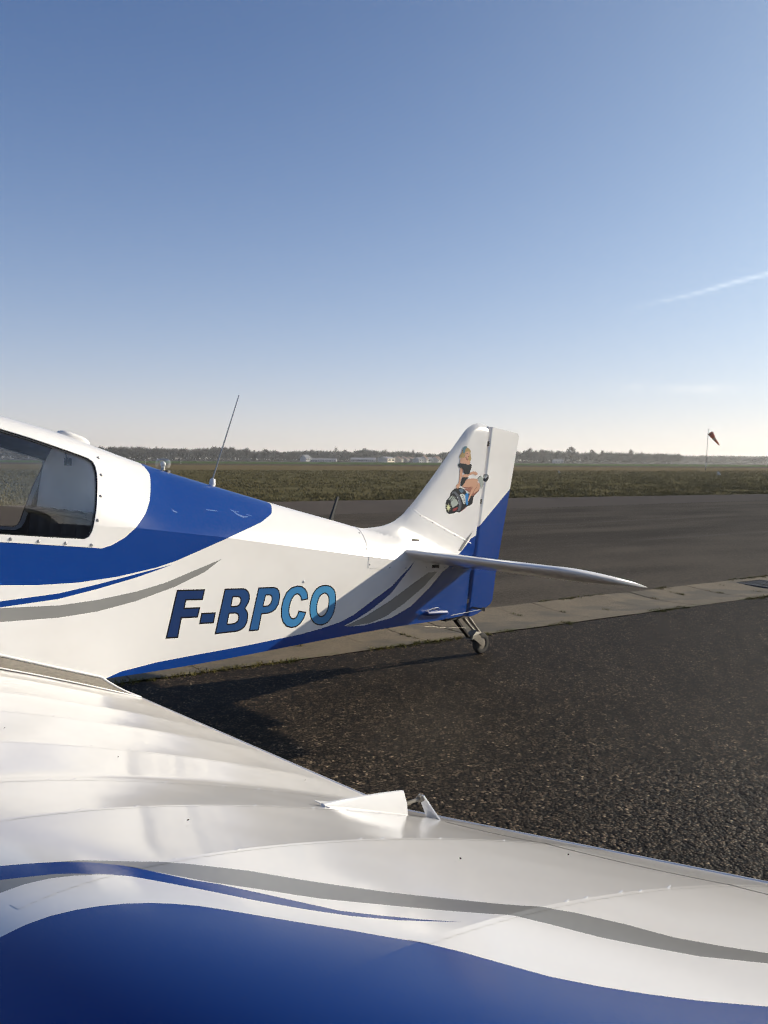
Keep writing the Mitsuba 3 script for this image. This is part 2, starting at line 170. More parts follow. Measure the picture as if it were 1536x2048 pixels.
EMBLEM = [('dark',[(0.348,1.372), (0.336,1.381), (0.323,1.392), (0.308,1.405), (0.299,1.418), (0.296,1.43), (0.285,1.443), (0.266,1.456), (0.25,1.465), (0.238,1.469), (0.217,1.472), (0.186,1.475), (0.161,1.473), (0.142,1.468), (0.125,1.461), (0.11,1.452), (0.098,1.442), (0.088,1.433), (0.079,1.427), (0.069,1.425), (0.048,1.421), (0.016,1.414), (-0.02,1.42), (-0.06,1.439), (-0.082,1.447), (-0.084,1.444), (-0.067,1.432), (-0.029,1.411), (-0.008,1.393), (-0.003,1.377), (0.001,1.363), (0.003,1.351), (0.008,1.341), (0.016,1.333), (0.028,1.327), (0.045,1.321), (0.062,1.317), (0.08,1.314), (0.106,1.304), (0.143,1.285), (0.165,1.273), (0.175,1.268), (0.189,1.268), (0.209,1.273), (0.224,1.273), (0.236,1.268), (0.252,1.264), (0.274,1.262), (0.293,1.261), (0.312,1.26), (0.329,1.265), (0.344,1.275), (0.353,1.289), (0.357,1.306), (0.357,1.327), (0.355,1.355)]), ('steel',[(0.288,1.36), (0.273,1.372), (0.254,1.379), (0.23,1.381), (0.214,1.376), (0.206,1.363), (0.2,1.352), (0.198,1.341), (0.207,1.332), (0.227,1.325), (0.245,1.318), (0.262,1.311), (0.274,1.315), (0.281,1.329), (0.287,1.34), (0.293,1.349)]), ('steel',[(0.313,1.388), (0.288,1.405), (0.271,1.413), (0.264,1.412), (0.273,1.401), (0.296,1.382), (0.312,1.374), (0.321,1.378)]), ('steel',[(0.253,1.406), (0.245,1.404), (0.253,1.394), (0.274,1.377), (0.288,1.368), (0.297,1.365), (0.289,1.374), (0.267,1.397)]), ('steel',[(0.234,1.398), (0.228,1.396), (0.233,1.39), (0.248,1.382), (0.26,1.376), (0.268,1.373), (0.264,1.379), (0.246,1.393)]), ('steel_dark',[(0.265,1.445), (0.247,1.446), (0.228,1.441), (0.209,1.43), (0.192,1.415), (0.178,1.396), (0.166,1.374), (0.156,1.35), (0.154,1.328), (0.158,1.31), (0.166,1.294), (0.175,1.283), (0.187,1.278), (0.201,1.28), (0.204,1.288), (0.194,1.301), (0.19,1.318), (0.19,1.34), (0.193,1.36), (0.2,1.379), (0.21,1.395), (0.222,1.409), (0.235,1.42), (0.249,1.428), (0.262,1.431), (0.274,1.428), (0.278,1.431), (0.276,1.44)]), ('white',[(0.216,1.4), (0.204,1.394), (0.2,1.388), (0.211,1.391)]), ('white',[(0.194,1.375), (0.184,1.35), (0.184,1.335), (0.19,1.351)]), ('red',[(0.252,1.305), (0.217,1.313), (0.201,1.311), (0.206,1.299), (0.223,1.289), (0.251,1.281), (0.267,1.283), (0.269,1.295)]), ('red',[(0.151,1.282), (0.088,1.313), (0.086,1.308), (0.161,1.273)]), ('flash',[(0.282,1.313), (0.31,1.309), (0.294,1.285), (0.317,1.302), (0.322,1.274), (0.328,1.302), (0.351,1.287), (0.335,1.31), (0.362,1.316), (0.335,1.32), (0.351,1.343), (0.328,1.327), (0.322,1.354), (0.317,1.326), (0.294,1.341), (0.31,1.319)]), ('label',[(0.172,1.42), (0.152,1.423), (0.134,1.422), (0.12,1.418), (0.108,1.41), (0.098,1.397), (0.092,1.38), (0.091,1.358), (0.097,1.344), (0.111,1.336), (0.121,1.335), (0.128,1.34), (0.137,1.353), (0.146,1.373), (0.159,1.392), (0.175,1.409)]), ('dark',[(0.151,1.411), (0.133,1.416), (0.13,1.41), (0.147,1.404)]), ('label',[(0.146,1.41), (0.139,1.412), (0.137,1.41), (0.144,1.408)]), ('dark',[(0.142,1.395), (0.123,1.4), (0.12,1.394), (0.138,1.388)]), ('label',[(0.136,1.394), (0.129,1.396), (0.127,1.394), (0.134,1.392)]), ('dark',[(0.133,1.38), (0.115,1.385), (0.112,1.378), (0.129,1.373)]), ('label',[(0.127,1.378), (0.12,1.381), (0.118,1.379), (0.125,1.376)]), ('dark',[(0.127,1.364), (0.109,1.369), (0.106,1.363), (0.123,1.357)]), ('label',[(0.121,1.363), (0.114,1.365), (0.113,1.363), (0.119,1.361)]), ('dark',[(0.12,1.35), (0.101,1.355), (0.098,1.349), (0.116,1.343)]), ('label',[(0.114,1.348), (0.107,1.351), (0.105,1.349), (0.112,1.347)]), ('steel_blue',[(0.183,1.463), (0.159,1.467), (0.141,1.463), (0.128,1.45), (0.132,1.439), (0.151,1.43), (0.169,1.434), (0.186,1.452)]), ('blue',[(0.097,1.425), (0.078,1.428), (0.067,1.421), (0.063,1.404), (0.063,1.38), (0.065,1.347), (0.072,1.329), (0.083,1.323), (0.092,1.328), (0.098,1.341), (0.102,1.36), (0.103,1.385), (0.105,1.404), (0.106,1.417)]), ('steel',[(-0.074,1.56), (-0.093,1.569), (-0.108,1.569), (-0.12,1.56), (-0.135,1.552), (-0.152,1.543), (-0.163,1.531), (-0.165,1.513), (-0.164,1.496), (-0.159,1.481), (-0.148,1.47), (-0.13,1.464), (-0.116,1.462), (-0.106,1.464), (-0.099,1.476), (-0.097,1.5), (-0.086,1.52), (-0.069,1.536), (-0.061,1.547), (-0.064,1.553)]), ('dark',[(-0.139,1.542), (-0.145,1.54), (-0.152,1.532), (-0.158,1.518), (-0.16,1.503), (-0.156,1.487), (-0.151,1.478), (-0.144,1.476), (-0.144,1.483), (-0.148,1.5), (-0.147,1.517), (-0.139,1.534)]), ('dark',[(-0.1,1.573), (-0.11,1.573), (-0.065,1.548), (-0.057,1.548)]), ('dark',[(-0.152,1.575), (-0.181,1.582), (-0.202,1.583), (-0.216,1.578), (-0.225,1.569), (-0.227,1.556), (-0.223,1.545), (-0.213,1.534), (-0.201,1.525), (-0.187,1.518), (-0.174,1.521), (-0.162,1.535), (-0.152,1.55), (-0.143,1.564)]), ('steel',[(-0.143,1.566), (-0.192,1.58), (-0.213,1.572), (-0.167,1.546)]), ('white',[(-0.169,1.558), (-0.2,1.574), (-0.21,1.571), (-0.182,1.547)]), ('skin_shade',[(0.115,1.464), (0.081,1.466), (0.052,1.471), (0.027,1.476), (-0.001,1.487), (-0.034,1.504), (-0.061,1.501), (-0.084,1.477), (-0.09,1.459), (-0.08,1.448), (-0.059,1.434), (-0.026,1.416), (-0.004,1.404), (0.008,1.398), (0.024,1.405), (0.044,1.426), (0.074,1.443), (0.113,1.456)]), ('skin',[(-0.072,1.513), (-0.086,1.508), (-0.093,1.497), (-0.095,1.479), (-0.088,1.465), (-0.073,1.452), (-0.049,1.44), (-0.016,1.426), (-0.003,1.425), (-0.008,1.436), (-0.021,1.451), (-0.044,1.471), (-0.058,1.49), (-0.062,1.507)]), ('skin',[(0.079,1.545), (0.05,1.549), (0.017,1.55), (-0.017,1.549), (-0.042,1.547), (-0.055,1.543), (-0.064,1.537), (-0.066,1.529), (-0.059,1.519), (-0.043,1.509), (-0.025,1.498), (-0.005,1.487), (0.012,1.479), (0.027,1.473), (0.052,1.469), (0.086,1.468), (0.113,1.47), (0.132,1.476), (0.143,1.481), (0.145,1.485), (0.139,1.494), (0.125,1.506), (0.112,1.52), (0.1,1.535)]), ('skin_shade',[(0.13,1.475), (0.112,1.469), (0.086,1.468), (0.052,1.469), (0.028,1.474), (0.016,1.48), (0.023,1.482), (0.051,1.478), (0.076,1.477), (0.101,1.479), (0.119,1.479), (0.133,1.478)]), ('skin',[(-0.027,1.514), (-0.042,1.521), (-0.054,1.523), (-0.061,1.519), (-0.064,1.512), (-0.061,1.502), (-0.051,1.487), (-0.034,1.469), (-0.015,1.45), (0.005,1.43), (0.022,1.411), (0.037,1.392), (0.049,1.377), (0.059,1.365), (0.066,1.356), (0.071,1.35), (0.072,1.355), (0.07,1.37), (0.064,1.387), (0.054,1.405), (0.042,1.426), (0.027,1.449), (0.01,1.473), (-0.01,1.497)]), ('black',[(0.126,1.564), (0.083,1.563), (0.064,1.559), (0.067,1.553), (0.075,1.548), (0.087,1.544), (0.1,1.535), (0.112,1.52), (0.126,1.506), (0.141,1.493), (0.154,1.486), (0.162,1.487), (0.167,1.494), (0.167,1.508), (0.163,1.523), (0.156,1.536), (0.151,1.549), (0.148,1.559)]), ('skin',[(0.122,1.587), (0.076,1.588), (0.056,1.581), (0.061,1.567), (0.085,1.561), (0.127,1.562), (0.147,1.568), (0.145,1.58)]), ('skin',[(0.167,1.643), (0.146,1.64), (0.136,1.631), (0.139,1.615), (0.141,1.6), (0.145,1.585), (0.15,1.569), (0.158,1.552), (0.165,1.535), (0.172,1.518), (0.176,1.505), (0.175,1.496), (0.179,1.487), (0.186,1.478), (0.196,1.471), (0.208,1.467), (0.217,1.47), (0.224,1.481), (0.225,1.49), (0.22,1.498), (0.212,1.504), (0.198,1.51), (0.188,1.525), (0.184,1.547), (0.18,1.58), (0.178,1.623)]), ('skin_shade',[(0.155,1.633), (0.143,1.634), (0.137,1.628), (0.14,1.614), (0.142,1.601), (0.146,1.589), (0.149,1.584), (0.153,1.585), (0.153,1.593), (0.152,1.607), (0.154,1.618), (0.159,1.628)]), ('skin',[(0.041,1.601), (0.014,1.608), (-0.008,1.611), (-0.026,1.609), (-0.042,1.604), (-0.056,1.595), (-0.061,1.588), (-0.055,1.583), (-0.046,1.578), (-0.033,1.575), (-0.022,1.577), (-0.01,1.585), (0.004,1.587), (0.021,1.583), (0.038,1.58), (0.054,1.578), (0.06,1.583), (0.056,1.593)]), ('skin',[(0.158,1.723), (0.141,1.725), (0.125,1.729), (0.111,1.735), (0.095,1.738), (0.078,1.736), (0.063,1.727), (0.049,1.711), (0.042,1.697), (0.04,1.683), (0.047,1.673), (0.062,1.665), (0.078,1.664), (0.095,1.669), (0.122,1.674), (0.158,1.677), (0.174,1.684), (0.172,1.696), (0.17,1.708), (0.168,1.717)]), ('skin_shade',[(0.102,1.73), (0.09,1.728), (0.079,1.723), (0.07,1.714), (0.068,1.707), (0.076,1.702), (0.084,1.704), (0.094,1.711), (0.101,1.719), (0.106,1.727)]), ('black',[(0.173,1.68), (0.147,1.677), (0.125,1.676), (0.111,1.676), (0.095,1.673), (0.078,1.667), (0.059,1.667), (0.039,1.674), (0.026,1.672), (0.021,1.662), (0.019,1.653), (0.023,1.645), (0.028,1.636), (0.035,1.625), (0.041,1.614), (0.045,1.603), (0.049,1.595), (0.052,1.588), (0.072,1.586), (0.11,1.588), (0.129,1.599), (0.131,1.619), (0.144,1.632), (0.169,1.637), (0.185,1.645), (0.193,1.656), (0.194,1.666), (0.189,1.676)]), ('hair',[(0.118,1.807), (0.101,1.812), (0.084,1.812), (0.065,1.808), (0.05,1.8), (0.039,1.789), (0.034,1.777), (0.036,1.763), (0.034,1.745), (0.029,1.723), (0.03,1.709), (0.036,1.702), (0.046,1.7), (0.058,1.701), (0.066,1.708), (0.068,1.719), (0.068,1.73), (0.064,1.741), (0.065,1.756), (0.072,1.774), (0.084,1.777), (0.103,1.764), (0.112,1.752), (0.111,1.74), (0.116,1.73), (0.127,1.724), (0.138,1.723), (0.151,1.727), (0.162,1.726), (0.171,1.721), (0.176,1.723), (0.176,1.734), (0.168,1.747), (0.152,1.762), (0.142,1.776), (0.138,1.789), (0.133,1.797), (0.129,1.802)]), ('skin',[(0.097,1.774), (0.079,1.781), (0.064,1.781), (0.052,1.774), (0.048,1.765), (0.049,1.753), (0.055,1.742), (0.065,1.732), (0.076,1.729), (0.088,1.732), (0.098,1.737), (0.106,1.746), (0.109,1.756), (0.107,1.766)]), ('teal',[(0.114,1.818), (0.099,1.822), (0.088,1.821), (0.081,1.816), (0.083,1.81), (0.096,1.803), (0.105,1.79), (0.11,1.773), (0.117,1.764), (0.127,1.764), (0.133,1.771), (0.136,1.785), (0.133,1.798), (0.125,1.81)]), ('dark',[(0.09,1.763), (0.072,1.761), (0.073,1.757), (0.089,1.758)]), ('red',[(0.078,1.739), (0.059,1.737), (0.065,1.733), (0.076,1.735)]), ('hair',[(0.058,1.731), (0.045,1.727), (0.035,1.721), (0.03,1.713), (0.031,1.707), (0.037,1.702), (0.046,1.701), (0.057,1.702), (0.065,1.706), (0.07,1.712), (0.07,1.72), (0.067,1.728)])]
W_BLUEU = [(3.332,0.2556), (3.337,0.2859), (3.346,0.3121), (3.36,0.3348), (3.377,0.355), (3.397,0.3734), (3.42,0.3895), (3.447,0.4034), (3.476,0.4153), (3.509,0.4249), (3.555,0.437), (3.605,0.45), (3.664,0.4658), (3.724,0.4784), (3.763,0.4872), (3.791,0.4926), (3.837,0.4982), (3.891,0.5047), (3.936,0.5157), (3.978,0.5285), (4.018,0.5424), (4.068,0.5637)]
W_THIN = [(3.112,0.3453), (3.141,0.3697), (3.165,0.3893), (3.205,0.4133), (3.25,0.4286), (3.304,0.4393), (3.374,0.4518), (3.417,0.464), (3.48,0.4753), (3.542,0.4851), (3.601,0.4935), (3.646,0.5082), (3.694,0.5254), (3.73,0.5407), (3.676,0.5103), (3.625,0.4901), (3.564,0.4734), (3.495,0.4575), (3.419,0.4423), (3.356,0.4284), (3.307,0.4171), (3.268,0.4006), (3.238,0.3849), (3.216,0.3709), (3.195,0.3507), (3.167,0.3256)]
W_GREYU = [(3.165,0.3893), (3.185,0.4097), (3.236,0.439), (3.302,0.4762), (3.384,0.5095), (3.471,0.5313), (3.577,0.5599), (3.702,0.6022), (3.749,0.6203), (3.782,0.6307), (3.844,0.6397), (3.908,0.6423), (3.96,0.654), (4.001,0.6657)]
W_GREYL = [(3.304,0.4393), (3.4,0.4611), (3.466,0.4822), (3.545,0.5042), (3.611,0.5297), (3.687,0.5569), (3.758,0.5844), (3.795,0.5903), (3.856,0.5965), (3.91,0.6065), (3.96,0.617), (4.018,0.6417)]
W_GREY2 = [(3.167,0.3256), (3.195,0.3507), (3.216,0.3709), (3.238,0.3849), (3.268,0.4006), (3.29,0.4105), (3.27,0.3998), (3.246,0.3819), (3.227,0.3611), (3.216,0.3369), (3.212,0.3085)]
# ------------------------------------------------------------------ builders
def put(key, v, f, bsdf, n=None, smooth=False):
    """One mesh entry of the scene; n gives the vertex normals."""
    v, f = np.asarray(v, float), np.asarray(f, int)
    if n is None:
        scene[key] = mikit.ply((v, f), bsdf, smooth=smooth)
    else:
        path = meshkit.write_ply((v, f), False, normals=np.asarray(n))
        scene[key] = {'type': 'ply', 'filename': path, 'face_normals': False, 'bsdf': {'type': 'ref', 'id': bsdf}}


def numbered(key):
    if key not in scene:
        return key
    k = 1
    while f'{key}_{k:03d}' in scene:
        k += 1
    return f'{key}_{k:03d}'


def thing(name):
    """The next free name for a thing that has only parts."""
    used = {k.split('__')[0] for k in scene} | set(labels)
    k, key = 0, name
    while key in used:
        k += 1; key = f'{name}_{k:03d}'
    return key


def put_body(key, v, f, bsdf, n=None, smooth=False):
    """The same for a mesh given in the aeroplane's frame."""
    n = None if n is None else b2w(np.asarray(n)) - b2w(np.zeros(3))
    put(key, b2w(v), f, bsdf, n, smooth)


def put_tm(key, m, bsdf, smooth=35, body=False):
    v = b2w(np.array(m.vertices)) if body else np.array(m.vertices)
    scene[key] = mikit.ply(trimesh.Trimesh(v, np.array(m.faces), process=False), bsdf, smooth=smooth)


def polys(g):
    if g.is_empty:
        return []
    return [p for p in getattr(g, 'geoms', [g]) if p.geom_type == 'Polygon' and p.area > 1e-9]


def grid_mesh(region, da, db, a_lines=()):
    """Cuts a 2-D region into small cells: (points, triangles)."""
    x0, y0, x1, y1 = region.bounds
    ax = np.unique(np.round(np.concatenate([np.arange(math.floor(x0 / da), math.ceil(x1 / da) + 1) * da, a_lines]), 7))
    by = np.arange(math.floor(y0 / db), math.ceil(y1 / db) + 1) * db
    i, j = np.meshgrid(np.arange(len(ax) - 1), np.arange(len(by) - 1), indexing='ij')
    boxes = shapely.box(ax[i.ravel()], by[j.ravel()], ax[i.ravel() + 1], by[j.ravel() + 1])
    shapely.prepare(region)
    inside = shapely.contains_properly(region, boxes)
    cut = shapely.intersects(region, boxes) & ~inside
    pts, tris, n = [], [], 0
    for b in boxes[inside]:
        c = shapely.get_coordinates(b)[:4]
        pts.append(c); tris.append(np.array([[0, 1, 2], [0, 2, 3]]) + n); n += 4
    for piece in shapely.intersection(region, boxes[cut]):
        for p in polys(piece):
            v, f = trimesh.creation.triangulate_polygon(p, engine='earcut')
            if len(f):
                pts.append(np.asarray(v)[:, :2]); tris.append(np.asarray(f) + n); n += len(v)
    if not pts:
        return np.zeros((0, 2)), np.zeros((0, 3), int)
    p, f = np.vstack(pts), np.vstack(tris)
    q, inv = np.unique(np.round(p, 6), axis=0, return_inverse=True)
    f = inv.ravel()[f]
    f = f[(f[:, 0] != f[:, 1]) & (f[:, 1] != f[:, 2]) & (f[:, 0] != f[:, 2])]
    a, b, c = q[f[:, 0]], q[f[:, 1]], q[f[:, 2]]
    neg = (b[:, 0] - a[:, 0]) * (c[:, 1] - a[:, 1]) - (b[:, 1] - a[:, 1]) * (c[:, 0] - a[:, 0]) < 0
    f[neg] = f[neg][:, ::-1]
    return q, f


def surface(pts, fn, flip, lo=(-9, -9), hi=(9, 9), eps=(1e-3, 1e-3)):
    """Positions and analytic normals of the map fn(a, b) at the points."""
    a, b = pts[:, 0], pts[:, 1]
    P = fn(a, b)
    a0, a1 = np.maximum(a - eps[0], lo[0]), np.minimum(a + eps[0], hi[0])
    b0, b1 = np.maximum(b - eps[1], lo[1]), np.minimum(b + eps[1], hi[1])
    n = np.cross(fn(a1, b) - fn(a0, b), fn(a, b1) - fn(a, b0)) * flip
    n /= np.linalg.norm(n, axis=1, keepdims=True) + 1e-12
    return P, n


def v_of(L, z):
    zb, zs, zt = zbf(L), zsf(L), ztop(L)
    return np.where(z < zs, np.clip((z - zb) / (zs - zb), 0, 1), 1 + np.arcsin(np.clip((z - zs) / (zt - zs), 0, 1)) * 2 / math.pi)


def z_of(L, v):
    zb, zs, zt = zbf(L), zsf(L), ztop(L)
    return np.where(v < 1, zb + (zs - zb) * v, zs + (zt - zs) * np.sin((np.clip(v, 1, 2) - 1) * math.pi / 2))


def side_region(points, step=.02):
    """A polygon drawn on the side in (L, z), as a region in (L, v)."""
    c = shapely.get_coordinates(shapely.segmentize(sg.Polygon(points).exterior, step))
    return sg.Polygon(np.stack([c[:, 0], v_of(c[:, 0], c[:, 1])], -1)).buffer(0)


def fus_fn(side):
    def fn(L, v):
        z = z_of(L, v)
        return np.stack([L, side * half(L, z), z], -1)
    return fn


def skin(key, region, bsdf, side=1, offset=0.0, skirt=0.0, dL=.03, dv=.05):
    """Part of the fuselage skin, OFFSET proud of it, with an edge of depth SKIRT."""
    V, F, N, n = [], [], [], 0
    fn = fus_fn(side)
    halves = [(p, lo_, hi_) for lo_, hi_ in ((0, 1), (1, 2)) for p in polys(region.intersection(sg.box(-9, lo_, 9, hi_)))]
    for p, lo_, hi_ in halves:
        q, f = grid_mesh(p, dL, dv)
        if not len(f):
            continue
        P, nn = surface(q, fn, -side, lo=(-9, lo_), hi=(9, hi_))
        V.append(P + nn * offset); N.append(nn); F.append((f if side > 0 else f[:, ::-1]) + n); n += len(P)
        if skirt:
            for ring in [p.exterior, *p.interiors]:
                c = shapely.get_coordinates(shapely.segmentize(ring, .05))
                P, nn = surface(c, fn, -side, lo=(-9, lo_), hi=(9, hi_))
                out = np.cross(np.gradient(P, axis=0), nn)
                out /= np.linalg.norm(out, axis=1, keepdims=True) + 1e-9
                k = np.arange(len(c) - 1)
                V += [P + nn * offset, P + nn * (offset - skirt)]; N += [out, out]
                F.append(np.vstack([np.stack([k, k + 1, k + len(c)], 1), np.stack([k + 1, k + 1 + len(c), k + len(c)], 1)]) + n); n += 2 * len(c)
    if V:
        F = np.vstack(F)
        V, N = np.vstack(V), np.vstack(N)
        fn_ = np.cross(V[F[:, 1]] - V[F[:, 0]], V[F[:, 2]] - V[F[:, 0]])
        bad = (fn_ * N[F[:, 0]]).sum(1) < 0
        F[bad] = F[bad][:, ::-1]
        put_body(numbered(key), V, F, bsdf, N)


def wing_skin(key, region, bsdf, side=1, da=.045, db=.025, offset=0.0):
    V, F, N, n = [], [], [], 0
    for b0, b1 in zip(RIBS[:-1], RIBS[1:]):
        part = region.intersection(sg.box(b0, -1.1, b1, 1.1))
        for p in polys(part):
            q, f = grid_mesh(p, da, db)
            if not len(f):
                continue
            fn = lambda w, s: wing(w, s, (b0, b1))
            P, nn = surface(q, fn, 1, lo=(-9, -1), hi=(5.1299, 1))
            up = np.sign(nn[:, 2] * q[:, 1] + 1e-9)
            nn = -nn if np.median(up) < 0 else nn
            P = P + nn * offset
            if side < 0:
                P, nn = P * [1, -1, 1], nn * [1, -1, 1]
            V.append(P); N.append(nn); F.append(f + n); n += len(P)
    V, N, F = np.vstack(V), np.vstack(N), np.vstack(F)
    fn_ = np.cross(V[F[:, 1]] - V[F[:, 0]], V[F[:, 2]] - V[F[:, 0]])
    bad = (fn_ * N[F[:, 0]]).sum(1) < 0
    F[bad] = F[bad][:, ::-1]
    put_body(numbered(key), V, F, bsdf, N)


def tube(points, radii, sides=8, caps=True):
    p = np.asarray(points, float); r = np.broadcast_to(np.asarray(radii, float), len(p))
    t = np.gradient(p, axis=0); t /= np.linalg.norm(t, axis=1, keepdims=True) + 1e-12
    ref = np.array([0, 0, 1.0]) if abs(t[0, 2]) < .9 else np.array([1.0, 0, 0])
    a = np.cross(t, ref); a /= np.linalg.norm(a, axis=1, keepdims=True) + 1e-12
    b = np.cross(t, a); ang = np.arange(sides) * 2 * math.pi / sides
    v = (p[:, None] + r[:, None, None] * (np.cos(ang)[None, :, None] * a[:, None] + np.sin(ang)[None, :, None] * b[:, None])).reshape(-1, 3)
    i, j = np.meshgrid(np.arange(len(p) - 1), np.arange(sides), indexing='ij')
    q = np.stack([i * sides + j, (i + 1) * sides + j, (i + 1) * sides + (j + 1) % sides, i * sides + (j + 1) % sides], -1).reshape(-1, 4)
    f = [np.vstack([q[:, [0, 1, 2]], q[:, [0, 2, 3]]])]
    if caps:
        n = len(v); v = np.vstack([v, p[:1], p[-1:]]); k = np.arange(sides); e = (len(p) - 1) * sides
        f += [np.stack([k, (k + 1) % sides, k * 0 + n], 1), np.stack([e + (k + 1) % sides, e + k, k * 0 + n + 1], 1)]
    return trimesh.Trimesh(v, np.vstack(f), process=False)


def loft(sections, cap=True):
    """Joins rings of equally many points into one closed mesh."""
    s = np.asarray(sections, float); m, k = s.shape[:2]
    v = s.reshape(-1, 3); i, j = np.meshgrid(np.arange(m - 1), np.arange(k), indexing='ij')
    q = np.stack([i * k + j, i * k + (j + 1) % k, (i + 1) * k + (j + 1) % k, (i + 1) * k + j], -1).reshape(-1, 4)
    f = [np.vstack([q[:, [0, 1, 2]], q[:, [0, 2, 3]]])]
    if cap:
        n = len(v); v = np.vstack([v, s[0].mean(0)[None], s[-1].mean(0)[None]]); a = np.arange(k)
        f += [np.stack([a, (a + 1) % k, a * 0 + n], 1)[:, ::-1], np.stack([(m - 1) * k + a, (m - 1) * k + (a + 1) % k, a * 0 + n + 1], 1)]
    t = trimesh.Trimesh(v, np.vstack(f), process=False)
    if t.volume < 0:
        t.invert()
    return t


def box(x0, x1, y0, y1, z0, z1):
    return trimesh.creation.box(bounds=[[x0, y0, z0], [x1, y1, z1]])


def cat(ms):
    return trimesh.util.concatenate(ms)


def rgb(*c):
    return {'type': 'rgb', 'value': list(c)}


# ------------------------------------------------------------------ materials
def gloss(name, color, alpha=.05, ior=1.5):
    scene[name] = {'type': 'twosided', 'bsdf': {'type': 'roughplastic', 'diffuse_reflectance': color, 'alpha': alpha, 'int_ior': ior, 'nonlinear': False}}


def matte(name, color, rough=.6, spec=.4, metallic=0.0):
    scene[name] = {'type': 'twosided', 'bsdf': {'type': 'principled', 'base_color': color, 'roughness': rough, 'specular': spec, 'metallic': metallic}}


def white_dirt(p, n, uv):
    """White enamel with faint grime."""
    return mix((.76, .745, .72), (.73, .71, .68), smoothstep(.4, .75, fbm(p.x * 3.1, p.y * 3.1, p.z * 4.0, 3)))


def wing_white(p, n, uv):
    """The wing's white, lightened to stand for brighter light on it, with faint dusty patches."""
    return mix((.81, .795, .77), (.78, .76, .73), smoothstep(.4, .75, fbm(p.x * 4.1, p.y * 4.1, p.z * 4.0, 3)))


def blue_coat(p, n, uv):
    a = fbm(p.x * 4, p.y * 4, p.z * 5, 3)
    return mix((.004, .038, .200), (.006, .043, .220), a)


def wing_blue_coat(p, n, uv):
    return mix((.004, .038, .200), (.006, .043, .220), fbm(p.x * 4, p.y * 4, p.z * 5, 3))


def grey_coat(p, n, uv):
    return mix((.215, .215, .21), (.25, .25, .24), fbm(p.x * 5, p.y * 5, p.z * 5, 2))


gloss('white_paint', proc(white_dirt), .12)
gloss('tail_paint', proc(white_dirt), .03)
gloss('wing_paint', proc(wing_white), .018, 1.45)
gloss('blue_paint', proc(blue_coat), .09, 1.42)
gloss('wing_blue', proc(wing_blue_coat), .03, 1.36)
gloss('blue_fitting', proc(blue_coat), .3)
gloss('grey_paint', proc(grey_coat), .06)
gloss('frame_paint', rgb(.74, .73, .71), .10)
gloss('black_rubber', rgb(.012, .012, .013), .25)
matte('dark_trim', rgb(.016, .014, .013), .7)
matte('headliner', rgb(.040, .033, .030), .9, .2)
matte('lining_grey', proc(lambda p, n, uv: mix((.58, .59, .61), (.64, .65, .67), fbm(p.x * 9, p.y * 9, p.z * 9, 3))), .8, .3)
matte('upholstery', proc(lambda p, n, uv: mix((.030, .031, .034), (.055, .056, .060), fbm(p.x * 14, p.y * 14, p.z * 14, 3))), .75, .3)
matte('steel_grey', rgb(.30, .30, .30), .35, .5, .9)
matte('oily_metal', proc(lambda p, n, uv: mix((.12, .105, .085), (.28, .25, .20), fbm(p.x * 40, p.y * 40, p.z * 40, 3))), .5, .5, .2)
matte('tyre_rubber', rgb(.035, .033, .030), .8, .3)
matte('wing_walk', proc(lambda p, n, uv: mix((.105, .092, .075), (.18, .16, .13), fbm(p.x * 70, p.y * 70, p.z * 160, 3))), .55, .4)
scene['pane_glass'] = {'type': 'thindielectric', 'int_ior': 1.49, 'specular_transmittance': rgb(.92, .93, .94)}
scene['lamp_plastic'] = {'type': 'thindielectric', 'int_ior': 1.6, 'specular_transmittance': rgb(.93, .93, .88)}
# ------------------------------------------------------------------ the airfield
def structure(key, label, category):
    labels[key] = {'label': label, 'category': category, 'kind': 'structure'}


GU, GP = np.array([.8555, .5178]), np.array([-.5178, .8555])      # along and across the drain gutter
G0, G1 = 6.11, 7.215                                               # its two edges, measured across


def gxy(u, p):
    return np.array([GU[0] * u + GP[0] * p, GU[1] * u + GP[1] * p])


def grass_color(p, n, uv):
    """Winter grass in strips: mown verge, pale rough strip, ploughed soil, a green crop far away."""
    d = p.y - .42 * dr.minimum(dr.maximum(p.x, -200), 400) * .30 + 6 * (fbm(p.x * .02, p.y * .02, 0, 2) - .5)
    f = fbm(p.x * .9, p.y * .35, 3, 4)
    g = fbm(p.x * .06, p.y * .03, 5, 3)
    mown = mix((.082, .076, .038), (.155, .132, .070), f)
    mown = mix(mown, (.150, .125, .070), smoothstep(.45, .75, g) * .55)
    rough = mix((.135, .108, .058), (.19, .150, .080), f)
    soil = mix((.085, .066, .050), (.11, .088, .066), f)
    crop = mix((.050, .085, .028), (.075, .110, .040), g)
    w = dr.minimum(d * .05, 14)
    c = mix(mown, rough, smoothstep(118, 150, d))
    c = mix(c, soil, smoothstep(225, 262, d))
    c = mix(c, crop, smoothstep(305, 345, d))
    c = mix(c, (.05, .046, .038), smoothstep(620, 640, d))
    return c


scene['grass_bsdf'] = {'type': 'twosided', 'bsdf': {'type': 'diffuse', 'reflectance': proc(grass_color)}}


